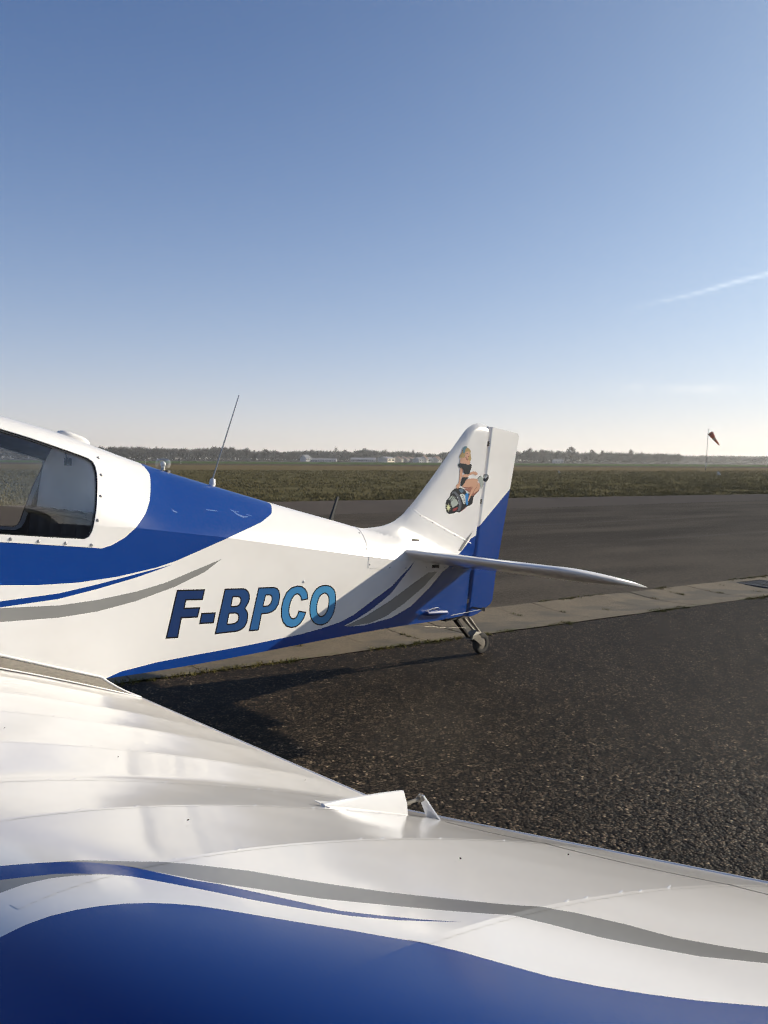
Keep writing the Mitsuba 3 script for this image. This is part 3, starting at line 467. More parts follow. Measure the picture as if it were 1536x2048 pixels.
def asphalt_color(p, n, uv):
    """Coarse dark chippings of several sizes, some of them pale, in black binder."""
    d1, d2, r = voronoi(p.x * 60, p.y * 60)
    e1, e2, q = voronoi(p.x * 23 + 3.7, p.y * 23 + 1.9)
    stone = mix((.016, .0135, .011), (.105, .089, .071), r * r)
    stone = mix(stone, (.24, .21, .17), smoothstep(.965, .985, r))
    c = mix(stone, (.005, .0045, .004), smoothstep(.32, .62, d1))
    lump = (.25 + 1.35 * q) * (1 - .75 * smoothstep(.40, .75, e1))
    a = fbm(p.x * 1.3, p.y * 1.3, 2, 3)
    b = noise(p.x * 9, p.y * 9, 5)
    return c * (.36 + .88 * lump) * (.45 + .40 * a + .30 * b + .45 * fbm(p.x * .45, p.y * .45, 8, 3)) * mi.Color3f(1.55, 1.29, .98)


def asphalt_height(p, n, uv):
    d1, d2, r = voronoi(p.x * 60, p.y * 60)
    e1, e2, q = voronoi(p.x * 23 + 3.7, p.y * 23 + 1.9)
    return (1 - smoothstep(.05, .62, d1)) * (.3 + .5 * r) + (1 - smoothstep(.1, .75, e1)) * (.4 + .8 * q)


scene['apron_bsdf'] = {'type': 'bumpmap', 'arbitrary': {'type': 'proc', **{k: v for k, v in proc(asphalt_height, eps=8e-4).items() if k != 'type'}}, 'scale': .0065,
                       'bsdf': {'type': 'principled', 'base_color': proc(asphalt_color), 'roughness': .65, 'specular': .12}}


def taxi_color(p, n, uv):
    """Old brownish asphalt, worn in long strips."""
    u, q = p.x * GU[0] + p.y * GU[1], p.x * GP[0] + p.y * GP[1]
    g = noise(p.x * 42, p.y * 42, 1)
    h = noise(p.x * 17, p.y * 17, 4)
    a = fbm(u * .13, q * .55, 2, 4)
    b = fbm(u * .5, q * 1.4, 9, 3)
    c = mix((.054, .0425, .029), (.130, .102, .069), smoothstep(.25, .75, .40 * a + .35 * b + .25 * g))
    c = mix(c, (.20, .175, .145), smoothstep(.86, .93, h) * smoothstep(.6, .9, g) * .6)
    far = smoothstep(22.0, 22.15, q + .25 * (fbm(u * .4, 0, 7, 2) - .5))
    c = mix(c, mix((.100, .079, .059), (.126, .101, .076), .6 * g + .4 * b), far)
    seam = 1 - smoothstep(.02, .06, dr.abs(q - 22.06 + .25 * (fbm(u * .4, 0, 7, 2) - .5)))
    c = mix(c, (.030, .026, .022), seam * .75)
    for q0, k in ((11.9, .5), (16.1, .35)):
        s = 1 - smoothstep(.03, .12, dr.abs(q - q0 - .15 * fbm(u * .6, q0, 3, 2)))
        c = mix(c, (.135, .115, .095), s * k * smoothstep(.35, .6, b))
    return c


scene['taxi_bsdf'] = {'type': 'bumpmap', 'arbitrary': proc(lambda p, n, uv: noise(p.x * 85, p.y * 85, 1) + .6 * noise(p.x * 190, p.y * 190, 5), eps=1.5e-3), 'scale': .0035,
                      'bsdf': {'type': 'principled', 'base_color': proc(taxi_color), 'roughness': .75, 'specular': .08}}


def concrete_color(p, n, uv):
    a, b = fbm(p.x * 2.2, p.y * 2.2, 1, 4), noise(p.x * 60, p.y * 60, 2)
    c = mix((.122, .094, .058), (.222, .172, .106), .6 * a + .4 * b)
    c = mix(c, (.085, .075, .055), smoothstep(.48, .70, fbm(p.x * 1.6, p.y * 3, 6, 4)) * .6)
    d = p.x * GP[0] + p.y * GP[1]
    moss = smoothstep(.52, .66, fbm(p.x * 9, p.y * 9, 3, 3)) * (1 - smoothstep(.0, .16, d - G0))
    return mix(c, (.115, .105, .040), moss * .8)


scene['concrete_bsdf'] = {'type': 'bumpmap', 'arbitrary': proc(lambda p, n, uv: noise(p.x * 70, p.y * 70, 2), eps=2e-3), 'scale': .003,
                          'bsdf': {'type': 'principled', 'base_color': proc(concrete_color), 'roughness': .8, 'specular': .35}}
matte('soil', rgb(.020, .017, .012), .95, .1)
matte('cast_iron', proc(lambda p, n, uv: mix((.05, .047, .045), (.11, .10, .09), noise(p.x * 50, p.y * 50, p.z * 50))), .55, .5, .4)

# sheets, each a little above the one below
X, Y = np.meshgrid(np.linspace(-3100, 3100, 63), np.linspace(-3100, 3100, 63), indexing='ij')
i, j = np.meshgrid(np.arange(62), np.arange(62), indexing='ij')
q = np.stack([i * 63 + j, (i + 1) * 63 + j, (i + 1) * 63 + j + 1, i * 63 + j + 1], -1).reshape(-1, 4)
put('grass_field', np.stack([X, Y, 0 * X - .05], -1).reshape(-1, 3), np.vstack([q[:, [0, 1, 2]], q[:, [0, 2, 3]]]), 'grass_bsdf')
structure('grass_field', 'flat winter airfield grass with far crop strips behind the taxiway', 'grass field')
ga, gb = gxy(-40, G0 - .004), gxy(70, G0 - .004)
near = [gxy(-40, -30), gxy(70, -30), gb, ga]
put('apron', [(*p, 0) for p in near], [[0, 1, 2], [0, 2, 3]], 'apron_bsdf')
structure('apron', 'dark coarse asphalt apron under the aeroplane', 'asphalt')
# taxiway: from the gutter to the grass, its far edge a little ragged
EDGE_A, EDGE_B = np.array([-4.226, 32.448]), np.array([20.975, 43.694])
ed = (EDGE_B - EDGE_A) / np.linalg.norm(EDGE_B - EDGE_A)
ts = np.arange(-60, 120, .12)
en = np.array([-ed[1], ed[0]])
jit = (meshkit.fbm(np.stack([ts * 1.7, 0 * ts, 0 * ts], -1), 4, 3) - .5) * .55
far_pts = EDGE_A + ts[:, None] * ed + jit[:, None] * en
lo = np.array([gxy(u, G1 + .004) for u in np.linspace(-50, 110, len(ts))])
k = np.arange(len(ts) - 1); m = len(ts)
put('taxiway', np.vstack([np.c_[lo, 0 * ts], np.c_[far_pts, 0 * ts]]), np.vstack([np.stack([k, k + 1, k + m], 1), np.stack([k + 1, k + 1 + m, k + m], 1)]), 'taxi_bsdf')
structure('taxiway', 'old brownish asphalt taxiway behind the concrete gutter', 'taxiway')

# gutter: dished concrete slabs with open joints
structure('gutter', 'strip of dished concrete gutter slabs between apron and taxiway', 'gutter')
gm = [(*gxy(-40, G0), -.045), (*gxy(70, G0), -.045), (*gxy(70, G1), -.045), (*gxy(-40, G1), -.045)]
put('gutter__bed', gm, [[0, 1, 2], [0, 2, 3]], 'soil')
for w in (('left', G0), ('right', G1)):
    a, b = gxy(-40, w[1]), gxy(70, w[1])
    s_ = .004 if w[1] == G0 else -.004
    c, d = gxy(70, w[1] - s_), gxy(-40, w[1] - s_)
joints, u = [], 1.301 * GU[0] + 9.276 * GU[1] - 18 * .553
rg = np.random.default_rng(3)
while u < 24:
    joints.append(u); u += .553 + rg.normal(0, .012)
DRAIN_U, DRAIN_P = (10.18, 10.72), (6.58, 7.08)
for a, b in zip(joints[:-1], joints[1:]):
    if b < -7:
        continue
    pp = np.linspace(G0 + .004, G1 - .004, 9); uu = np.linspace(a, b, 4)
    tilt, dz = rg.normal(0, .0025), rg.normal(0, .0012)
    Uq, Pq = np.meshgrid(uu, pp, indexing='ij')
    t = (Pq - G0) / (G1 - G0)
    gap_ = (.0016 + .0075 * t ** 2 * rg.uniform(.4, 1.4)) 
    Uj = Uq + .004 * np.sin(9 * Pq) - gap_ * (Uq - (a + b) / 2) / ((b - a) / 2)
    z = .006 - .028 * np.sin(math.pi * t) + dz + tilt * (Uq - (a + b) / 2) / .27
    top = np.stack([GU[0] * Uj + GP[0] * Pq, GU[1] * Uj + GP[1] * Pq, z], -1).reshape(-1, 3)
    ii, jj = np.meshgrid(np.arange(3), np.arange(8), indexing='ij')
    if DRAIN_U[0] - .3 < (a + b) / 2 < DRAIN_U[1] + .3:
        keep = ~((Pq[:-1, :-1] + .06 > DRAIN_P[0] - .05) & (Pq[:-1, :-1] + .06 < DRAIN_P[1] + .03) & (Uq[:-1, :-1] + .09 > DRAIN_U[0]) & (Uq[:-1, :-1] + .09 < DRAIN_U[1])).ravel()
    else:
        keep = np.ones(24, bool)
    q = np.stack([ii * 9 + jj, (ii + 1) * 9 + jj, (ii + 1) * 9 + jj + 1, ii * 9 + jj + 1], -1).reshape(-1, 4)[keep]
    f = [q[:, [0, 1, 2]], q[:, [0, 2, 3]]]
    edge = np.concatenate([np.arange(9), 9 * np.arange(1, 4) + 8, 27 + np.arange(7, -1, -1), 9 * np.arange(2, 0, -1)])
    low = top[edge] - [0, 0, .05]; n0 = len(top); e2 = np.roll(edge, -1); kk = np.arange(len(edge)); k2 = np.roll(kk, -1)
    f += [np.stack([edge, kk + n0, e2], 1), np.stack([e2, kk + n0, k2 + n0], 1)]
    put(numbered('gutter__slab'), np.vstack([top, low]), np.vstack(f), 'concrete_bsdf')
# drain grate
labels['drain_grate'] = {'label': 'cast iron drain grate set in the concrete gutter at the right edge', 'category': 'drain grate'}


def gbox(u0, u1, p0, p1, z0, z1):
    m_ = box(u0, u1, p0, p1, z0, z1); v = np.array(m_.vertices)
    m_.vertices = np.stack([GU[0] * v[:, 0] + GP[0] * v[:, 1], GU[1] * v[:, 0] + GP[1] * v[:, 1], v[:, 2]], -1)
    return m_


u0, u1, p0, p1 = DRAIN_U[0] - .02, DRAIN_U[1] + .02, DRAIN_P[0] - .06, DRAIN_P[1] + .05
put_tm('drain_grate__frame', cat([gbox(u0, u1, p0, p0 + .04, -.05, -.004), gbox(u0, u1, p1 - .04, p1, -.05, -.004), gbox(u0, u0 + .04, p0 + .04, p1 - .04, -.05, -.0045), gbox(u1 - .04, u1, p0 + .04, p1 - .04, -.05, -.0045)]), 'cast_iron', False)
for a in np.arange(u0 + .07, u1 - .06, .052):
    put_tm(numbered('drain_grate__bar'), gbox(a, a + .022, p0 + .04, p1 - .04, -.035, -.006), 'cast_iron', False)
put_tm('drain_grate__cross_bar', gbox(u0 + .04, u1 - .04, (p0 + p1) / 2 - .012, (p0 + p1) / 2 + .012, -.035, -.008), 'cast_iron', False)

# short tufts of grass: the mown verge, and weeds along the gutter's edges
def tufts(points, h0, h1, blades, spread):
    n = len(points); b = blades
    ang = RNG.uniform(0, 2 * math.pi, (n, b)); rad = spread * np.sqrt(RNG.random((n, b)))
    base = points[:, None, :] + np.stack([rad * np.cos(ang), rad * np.sin(ang), 0 * rad], -1)
    h = RNG.uniform(h0, h1, (n, b)); lean = RNG.uniform(0, 1.0, (n, b)); la = RNG.uniform(0, 2 * math.pi, (n, b))
    tip = base + np.stack([h * lean * np.cos(la), h * lean * np.sin(la), h], -1)
    wd = h * RNG.uniform(.10, .22, (n, b)); wa = la + math.pi / 2
    side = np.stack([wd * np.cos(wa), wd * np.sin(wa), 0 * wd], -1)
    v = np.stack([base - side, base + side, tip], 2).reshape(-1, 3)
    return v, np.arange(len(v)).reshape(-1, 3)


def verge_color(p, n, uv):
    return mix((.066, .064, .030), (.200, .165, .085), fbm(p.x * 1.1, p.y * .5, 7, 3) * .75 + .25 * noise(p.x * 6, p.y * 6, 2))


scene['verge_bsdf'] = {'type': 'twosided', 'bsdf': {'type': 'diffuse', 'reflectance': proc(verge_color)}}
t = RNG.uniform(-40, 75, 95000); r = RNG.random(95000) ** 1.6 * 95
pt = EDGE_A + t[:, None] * ed * (1 + r[:, None] / 60) + r[:, None] * en
keep = (np.abs(pt[:, 0]) < pt[:, 1] * .54)
pt, r = pt[keep], r[keep]
clump = meshkit.fbm(np.stack([pt[:, 0] * .7, pt[:, 1] * .3, 0 * r], -1), 3, 9)
pt = pt[clump + RNG.uniform(-.2, .2, len(clump)) > .42]
v, f = tufts(np.c_[pt, np.full(len(pt), -.05)], .05, .15, 5, .14)
put('verge_grass', v, f, 'verge_bsdf')
labels['verge_grass'] = {'label': 'tufted olive brown winter grass along the far taxiway edge', 'category': 'grass', 'kind': 'stuff'}
uw = RNG.uniform(-7, 22, 5200); far_side = RNG.random(5200) < .4
pw = np.where(far_side, G1 + RNG.normal(.0, .022, 5200), G0 + RNG.normal(.0, .03, 5200))
dens = meshkit.fbm(np.stack([uw * 1.6, far_side * 9.0, 0 * uw], -1), 3, 4) + np.clip((uw - 4) * .02, -.1, .12)
kp = dens > .50 + .07 * far_side
pts = np.stack([GU[0] * uw + GP[0] * pw, GU[1] * uw + GP[1] * pw, 0 * uw - .004], -1)[kp]
uj = np.repeat(joints, 26); pj = RNG.uniform(G0 + .1, G1 - .05, len(uj)); kj = meshkit.noise(np.stack([uj * 3, pj * 4, 0 * uj], -1), 5) > .62
ptj = np.stack([GU[0] * uj + GP[0] * pj, GU[1] * uj + GP[1] * pj, 0 * uj - .025], -1)[kj]
v, f = tufts(np.vstack([pts, ptj]), .008, .034, 7, .03)
scene['weed_bsdf'] = {'type': 'twosided', 'bsdf': {'type': 'diffuse', 'reflectance': proc(lambda p, n, uv: mix((.075, .085, .022), (.20, .165, .060), noise(p.x * 3, p.y * 3, 2)))}}
put('gutter_weeds', v, f, 'weed_bsdf')
labels['gutter_weeds'] = {'label': 'low moss and dry weeds growing along the gutter edges', 'category': 'weeds', 'kind': 'stuff'}
# ------------------------------------------------------------------ the aeroplane
A = 'aeroplane'
labels[A] = {'label': 'white and blue low wing tailwheel aeroplane with grey stripes parked on the dark apron', 'category': 'aeroplane'}


def hinge_L(v):
    L = np.full_like(v, -.1)
    for _ in range(12):
        L = hinge(z_of(L, v)) + .028
    return L


vv = np.linspace(0, 2, 60)
ALL = sg.Polygon([*zip(hinge_L(vv), vv), (6.9, 2), (6.9, 0)]).buffer(0)
TOPV = [(9, 2), (-2, 2)]


def fwd(z0, k, L):
    return (L, z0 + k * (L - 4.02))


glass_pts = GLASS[1:-1] + [(4.3, 1.385), (4.72, 1.44), (4.80, 1.47), (4.83, 1.54), (4.76, 1.82), (4.70, 1.90), (4.58, 1.925), (4.3, 1.915), (4.12, 1.88)]
GLASS_R = side_region(glass_pts)
fr = FRAME[:-1] + [(4.02, 1.313), (4.4, 1.366), (4.9, 1.436), (4.93, 1.9)]
FRAME_R = side_region(fr + [(4.9, 1.96), (4.5, 1.975), (4.2, 1.945), (4.0, 1.90), (3.8, 1.835), (3.6, 1.775)]).difference(GLASS_R)
SCREEN_R = side_region([(5.02, 1.47), (5.02, 2.2), (5.42, 2.2), (5.52, 1.75), (5.40, 1.56)])
blue_fwd = side_region([(3.07, 1.9), (3.09, 1.66)] + BLUE_UPPER[:-1] + [fwd(1.314, .138, 4.4), fwd(1.314, .138, 5.2), (6.0, 1.58), (6.9, 1.55), (6.9, 1.25), fwd(1.114, .12, 5.6), fwd(1.114, .11, 4.6)] + BLUE_LOWER[::-1] + [(2.17, 1.402), (2.10, 1.6)])
thin_r = side_region(THIN[:5] + [(4.6, 1.08), (4.6, 1.06)] + THIN[5:])
grey_r = side_region(GREY[:7] + [(5.2, 1.10), (5.2, 1.06)] + GREY[7:])
hz = [(hinge(z) - .05, z) for z in (1.09, .9, .7, .5, .36)]
band_r = side_region(BAND + BAND_IN[1:] + BLUE_TAIL + FIN_BLUE + hz + [(.2, .3), (1.5, .3), (3.4, .3), (3.52, .3)])
grey_tail = side_region(GREY_TAIL).difference(band_r)
BLUE_R, GREY_R = blue_fwd.union(thin_r).union(band_r), grey_r.union(grey_tail)
FAIR_R = side_region(FAIRING + [(.4, .80), (0.1, .765), (-.4, .71), (-.5, 2.2), (1.39, 2.2)])
FIN_R = side_region(SEAM_FIN + [(-.05, .965), (-.5, .9), (-.5, 2.3), (.70, 2.3), (.752, 1.345), (.748, 1.325)])
BODY_R = ALL.difference(FAIR_R).difference(FIN_R).difference(GLASS_R).difference(SCREEN_R)
FAIR_R, FIN_R = FAIR_R.difference(FIN_R).intersection(ALL), FIN_R.intersection(ALL)
for side in (1, -1):
    k = A + '__fuselage' + ('' if side > 0 else '_001')
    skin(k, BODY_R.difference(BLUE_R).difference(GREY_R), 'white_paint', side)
    skin(k + '__blue_flash', BODY_R.intersection(blue_fwd), 'blue_paint', side)
    skin(k + '__blue_swoosh', BODY_R.intersection(thin_r), 'blue_paint', side)
    skin(k + '__blue_band', BODY_R.intersection(band_r), 'blue_paint', side)
    skin(k + '__grey_swoosh', BODY_R.intersection(grey_r), 'grey_paint', side)
    skin(k + '__grey_swoosh', BODY_R.intersection(grey_tail), 'grey_paint', side)
    k = A + '__tail_fairing' + ('' if side > 0 else '_001')
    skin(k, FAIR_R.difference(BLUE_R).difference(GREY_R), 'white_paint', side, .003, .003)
    skin(k + '__blue_stripe', FAIR_R.intersection(BLUE_R), 'blue_paint', side, .003, .003)
    skin(k + '__grey_stripe', FAIR_R.intersection(GREY_R), 'grey_paint', side, .003, .003)
    k = A + '__tail_fin' + ('' if side > 0 else '_001')
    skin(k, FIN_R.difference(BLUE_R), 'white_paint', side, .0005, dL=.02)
    skin(k + '__blue_corner', FIN_R.intersection(BLUE_R), 'blue_paint', side, .0005, dL=.02)
    k = A + '__window_frame' + ('' if side > 0 else '_001')
    skin(k, FRAME_R, 'frame_paint', side, .004, .004)
    skin(k + '__gasket', GLASS_R.buffer(.002).difference(GLASS_R.buffer(-.005)), 'black_rubber', side, -.004)
    skin(A + '__window_pane' + ('' if side > 0 else '_001'), GLASS_R, 'pane_glass', side, -.009)
    skin(A + '__windscreen' + ('' if side > 0 else '_001'), SCREEN_R, 'pane_glass', side, -.004)
labels[A + '__fuselage'] = {'label': 'white port side of the fuselage with blue and grey curved stripes'}
labels[A + '__tail_fin'] = {'label': 'white swept tail fin painted with a woman riding a spark plug'}

# the belly, firewall end and the cowling's front
Ls = np.linspace(.0, 6.9, 90)
ring = [np.stack([Ls, s * Wf(Ls), zbf(Ls)], -1) for s in (1, .5, 0, -.5, -1)]
v = np.vstack(ring); m = len(Ls); i, j = np.meshgrid(np.arange(4), np.arange(m - 1), indexing='ij')
q = np.stack([i * m + j, i * m + j + 1, (i + 1) * m + j + 1, (i + 1) * m + j], -1).reshape(-1, 4)
put_body(A + '__belly', v, np.vstack([q[:, [0, 1, 2]], q[:, [0, 2, 3]]]), 'blue_paint')
vv2 = np.linspace(0, 2, 40)
zz = z_of(np.full(40, 6.9), vv2); hh = half(np.full(40, 6.9), zz)
edge = np.vstack([np.stack([zz * 0 + 6.9, hh, zz], -1), np.stack([zz * 0 + 6.9, -hh, zz], -1)[::-1]])
nose = [edge * [1, a, 1] + np.array([d, 0, 0]) - np.array([0, 0, 1.0]) * (edge[:, 2:3] - 1.33) * (1 - a) for d, a in ((0, 1), (.07, .93), (.12, .75), (.13, .4))]
put_tm(A + '__cowling_front', loft(nose), 'white_paint', 40, True)
spin = trimesh.creation.revolve(np.array([[.0, .24], [.05, .22], [.10, .14], [.125, .05], [.13, 0], [0, 0]]), sections=24)
spin.apply_transform(trimesh.transformations.rotation_matrix(math.pi / 2, [0, 1, 0])); spin.apply_translation([7.03, 0, 1.36])
put_tm(A + '__propeller__spinner', spin, 'white_paint', 40, True)
for s in (1, -1):
    secs = []
    for r, c, tw in ((.10, .06, 60), (.3, .13, 42), (.6, .13, 26), (.85, .10, 18), (.96, .05, 15)):
        a = math.radians(tw); th = np.linspace(0, 2 * math.pi, 16, endpoint=False)
        secs.append(np.stack([7.10 + c * .5 * np.cos(th) * math.sin(a) + .09 * c * np.sin(th) * math.cos(a), s * r + 0 * th, 1.36 + s * (c * .5 * np.cos(th) * math.cos(a) - .09 * c * np.sin(th) * math.sin(a)) + s * r * .35], -1))
    put_tm(numbered(A + '__propeller__blade'), loft(secs), 'dark_trim', 40, True)

# cabin inside
def liner(key, region, bsdf, side, off):
    skin(key, region, bsdf, side, off)


cabin = sg.box(3.46, 0, 5.6, 2).difference(GLASS_R.buffer(.02)).difference(SCREEN_R)
for side in (1, -1):
    liner(A + '__cabin_lining' + ('' if side > 0 else '_001'), cabin.intersection(sg.box(3, 0, 6, 1.02)), 'upholstery', side, -.02)
    liner(A + '__headliner' + ('' if side > 0 else '_001'), cabin.intersection(sg.box(3, 1.02, 6, 2)), 'headliner', side, -.02)
    lip = GLASS_R.buffer(.02).difference(GLASS_R.buffer(-.002))
    skin(A + '__cabin_lining' + ('' if side > 0 else '_001') + '__window_edge', lip, 'lining_grey', side, -.012)


def bulkhead(L, z0, z1, inset, lean, bsdf, key, bulge=0.0, n=26):
    """A panel across the cabin at L, leaning back by LEAN per metre."""
    zz = np.linspace(z0, z1, n); uu = np.linspace(-1, 1, 41)
    Z, Uu = np.meshgrid(zz, uu, indexing='ij')
    h = np.maximum(half(np.full(Z.shape, L), Z) - inset, .002)
    pad = bulge * np.abs(np.sin(uu * math.pi * 2.5))[None, :] * np.sin((Z - z0) / (z1 - z0) * math.pi) ** .5
    Lx = L + lean * (Z - z0) + pad
    v = np.stack([Lx, Uu * h, Z], -1).reshape(-1, 3)
    i, j = np.meshgrid(np.arange(n - 1), np.arange(40), indexing='ij')
    q = np.stack([i * 41 + j, i * 41 + j + 1, (i + 1) * 41 + j + 1, (i + 1) * 41 + j], -1).reshape(-1, 4)
    put_tm(key, trimesh.Trimesh(v, np.vstack([q[:, [0, 1, 2]], q[:, [0, 2, 3]]]), process=False), bsdf, True, True)


bulkhead(3.49, .66, float(ztop(3.49)) - .022, .022, 0, 'lining_grey', A + '__rear_bulkhead')
bulkhead(3.53, .70, 1.405, .05, -.02, 'upholstery', A + '__rear_seat', .035)
put_tm(A + '__rear_seat__top_roll', tube([(3.545, w, 1.405) for w in np.linspace(-.40, .40, 21)], .016 + .006 * np.abs(np.sin(np.linspace(-1, 1, 21) * math.pi * 2.5)), 10), 'upholstery', 40, True)
fl = [(3.5, .42, .70), (5.5, .44, .82), (5.5, -.44, .82), (3.5, -.42, .70)]
put_body(A + '__cabin_floor', fl, [[0, 1, 2], [0, 2, 3]], 'dark_trim')
put_body(A + '__instrument_panel', [(5.38, .44, .82), (5.38, -.44, .82), (5.38, -.42, 1.52), (5.38, .42, 1.52)], [[0, 1, 2], [0, 2, 3]], 'dark_trim')
for w in (.22, -.22):
    st = cat([box(4.42, 4.9, w - .19, w + .19, .95, 1.07), box(4.36, 4.46, w - .19, w + .19, 1.0, 1.50)])
    put_tm(numbered(A + '__front_seat'), st, 'upholstery', False, True)
put_tm(A + '__rear_bulkhead__coat_hook', cat([box(3.492, 3.512, .02, .07, 1.66, 1.70), tube([(3.51, .045, 1.70), (3.515, .045, 1.73)], .004, 6)]), 'dark_trim', False, True)

# registration letters, thin vinyl on the port side
for nme, outer, holes in LETTERS:
    o = sg.Polygon(outer, holes).buffer(0)
    if nme in 'BPCO':
        o = o.buffer(.004).buffer(-.008).buffer(.004)
    inner = o.buffer(-.0085, join_style='mitre')
    def reg(g):
        return shapely.union_all([sg.Polygon(np.stack([(c := shapely.get_coordinates(shapely.segmentize(p.exterior, .02)))[:, 0], v_of(c[:, 0], c[:, 1])], -1),
                                             [np.stack([(d := shapely.get_coordinates(shapely.segmentize(h, .02)))[:, 0], v_of(d[:, 0], d[:, 1])], -1) for h in p.interiors]) for p in polys(g)])
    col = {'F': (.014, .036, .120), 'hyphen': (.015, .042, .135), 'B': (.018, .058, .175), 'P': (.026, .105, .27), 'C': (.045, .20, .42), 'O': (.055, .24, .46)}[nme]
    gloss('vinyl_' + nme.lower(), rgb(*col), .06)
    key = numbered(A + '__fuselage__registration_letter') if nme != 'hyphen' else A + '__fuselage__registration_hyphen'
    skin(key + '_outline' if False else numbered(A + '__fuselage__letter_outline'), reg(o).difference(reg(inner)), 'vinyl_black', 1, .0009)
    skin(key, reg(inner), 'vinyl_' + nme.lower(), 1, .0009)
gloss('vinyl_black', rgb(.012, .013, .016), .06)

# scuffs in the blue paint
gloss('scuffed_paint', rgb(.06, .13, .36), .2)
for pts in SCRATCH:
    skin(A + '__fuselage__paint_scuff', side_region(pts), 'scuffed_paint', 1, .0006)

# painted figure on the fin
EMB = {'dark': (.018, .020, .024), 'steel': (.36, .40, .36), 'steel_dark': (.11, .12, .14), 'white': (.72, .72, .72), 'red': (.26, .05, .05), 'flash': (.62, .62, .36), 'label': (.58, .60, .58),
       'steel_blue': (.10, .16, .22), 'blue': (.04, .22, .50), 'skin': (.56, .32, .21), 'skin_shade': (.33, .14, .10), 'black': (.012, .014, .017), 'hair': (.40, .28, .11), 'teal': (.13, .23, .26)}
for c, col in EMB.items():
    gloss('print_' + c, rgb(*col), .06)
word = {'dark': 'spark_plug_outline', 'steel': 'spark_plug_metal', 'steel_dark': 'spark_plug_ring', 'white': 'painted_glint', 'red': 'painted_red_edge', 'flash': 'painted_spark', 'label': 'spark_plug_collar',
        'steel_blue': 'spark_plug_hexagon', 'blue': 'painted_blue_shoe', 'skin': 'painted_skin', 'skin_shade': 'painted_skin_fold', 'black': 'painted_black_clothing', 'hair': 'painted_blonde_hair', 'teal': 'painted_scarf'}
for i, (c, pts) in enumerate(EMBLEM):
    skin(numbered(A + '__tail_fin__' + word[c]), side_region(pts, .05).intersection(ALL), 'print_' + c, 1, .0012 + i * .00006, dL=.06, dv=.1)

# rudder
RUD = [(-.68, 1.952), (-.704, 1.925), (-.636, 1.67), (-.569, 1.413), (-.476, 1.05), (-.384, .689), (-.341, .463), (-.325, .44), (-.306, .427), (-.20, .396), (-.108, .372), (-.03, .362), (.02, .365)]
TEc = curve([(z, L) for L, z in RUD[1:8]])


def rudder_half(L, z):
    r = .036 - .008 * np.clip((z - .4) / 1.6, 0, 1)
    d = hinge(z) - L                                          # distance behind the hinge line
    lt = np.minimum(TEc(np.clip(z, .44, 1.925)), hinge(z) - .2)
    flat = .004 + (r - .004) * np.clip((L - lt) / (hinge(z) - r - lt), 0, 1)
    return np.where(d < r, np.sqrt(np.clip(r * r - (r - np.clip(d, 0, r)) ** 2, 1e-8, None)), flat)


hl = [(hinge(z) + 0.0, z) for z in np.linspace(.366, 1.998, 30)]
RUDP = sg.Polygon(RUD + hl).buffer(0)
for i, (c, pts) in enumerate(EMBLEM):
    for g in polys(sg.Polygon(pts).buffer(0).intersection(RUDP.buffer(-.002))):
        q, f = grid_mesh(g, .012, .05)
        if len(f):
            off = .0012 + i * .00006
            put_body(numbered(A + '__rudder__' + word[c]), np.stack([q[:, 0], rudder_half(q[:, 0], q[:, 1]) + off, q[:, 1]], -1), f[:, ::-1], 'print_' + c)
rud_blue = sg.Polygon([(-.75, 1.56), (-.528, 1.415), (-.27, 1.246), (-.013, 1.078), (.3, .87), (.3, .2), (-.9, .2)])
for c, g in (('', RUDP.difference(rud_blue)), ('__blue_panel', RUDP.intersection(rud_blue))):
    V, F, N, n = [], [], [], 0
    for s in (1, -1):
        q, f = grid_mesh(polys(g)[0], .012, .06)
        P, nn = surface(q, lambda L, z: np.stack([L, s * rudder_half(L, z), z], -1), s, lo=(-9, .3), eps=(4e-4, 1e-3))
        V.append(P); N.append(nn); F.append((f if s > 0 else f[:, ::-1]) + n); n += len(P)
    c_ = shapely.get_coordinates(shapely.segmentize(polys(g)[0].exterior, .05)); h_ = rudder_half(c_[:, 0], c_[:, 1])
    P1, P2 = (np.stack([c_[:, 0], s * h_, c_[:, 1]], -1) for s in (1, -1)); k = np.arange(len(c_) - 1); e = np.gradient(c_, axis=0); on = np.stack([e[:, 1], 0 * e[:, 0], -e[:, 0]], -1)
    on /= np.linalg.norm(on, axis=1, keepdims=True) + 1e-9
    V += [P1, P2]; N += [on, on]; F.append(np.vstack([np.stack([k, k + 1, k + len(c_)], 1), np.stack([k + 1, k + 1 + len(c_), k + len(c_)], 1)]) + n)
    V, N, F = np.vstack(V), np.vstack(N), np.vstack(F)
    bad = (np.cross(V[F[:, 1]] - V[F[:, 0]], V[F[:, 2]] - V[F[:, 0]]) * N[F[:, 0]]).sum(1) < 0
    F[bad] = F[bad][:, ::-1]
    put_body(A + '__rudder' + c, V, F, 'white_paint' if not c else 'blue_paint', N)
for key, za_, zb2, m_ in ((A + '__tail_fin__rear_spar', 1.06, 2.0, 'white_paint'), (A + '__tail_fin__rear_spar_001', .385, 1.06, 'dark_trim')):  # lower spar dark: the shade inside the hinge gap put into its colour
    z_ = np.linspace(za_, zb2, 30)
    sp = [np.stack([hinge(z_) + .034, s * (finhalf(z_) - .002), z_], -1) for s in (1, -1)]
    k = np.arange(29)
    put_body(key, np.vstack(sp), np.vstack([np.stack([k, k + 1, k + 30], 1), np.stack([k + 1, k + 31, k + 30], 1)]), m_)
put_tm(A + '__rudder__hinge', cat([tube([(hinge(z), 0, z - .02), (hinge(z), 0, z + .02)], .03, 10) for z in (.5, 1.35, 1.85)]), 'dark_trim', 40, True)

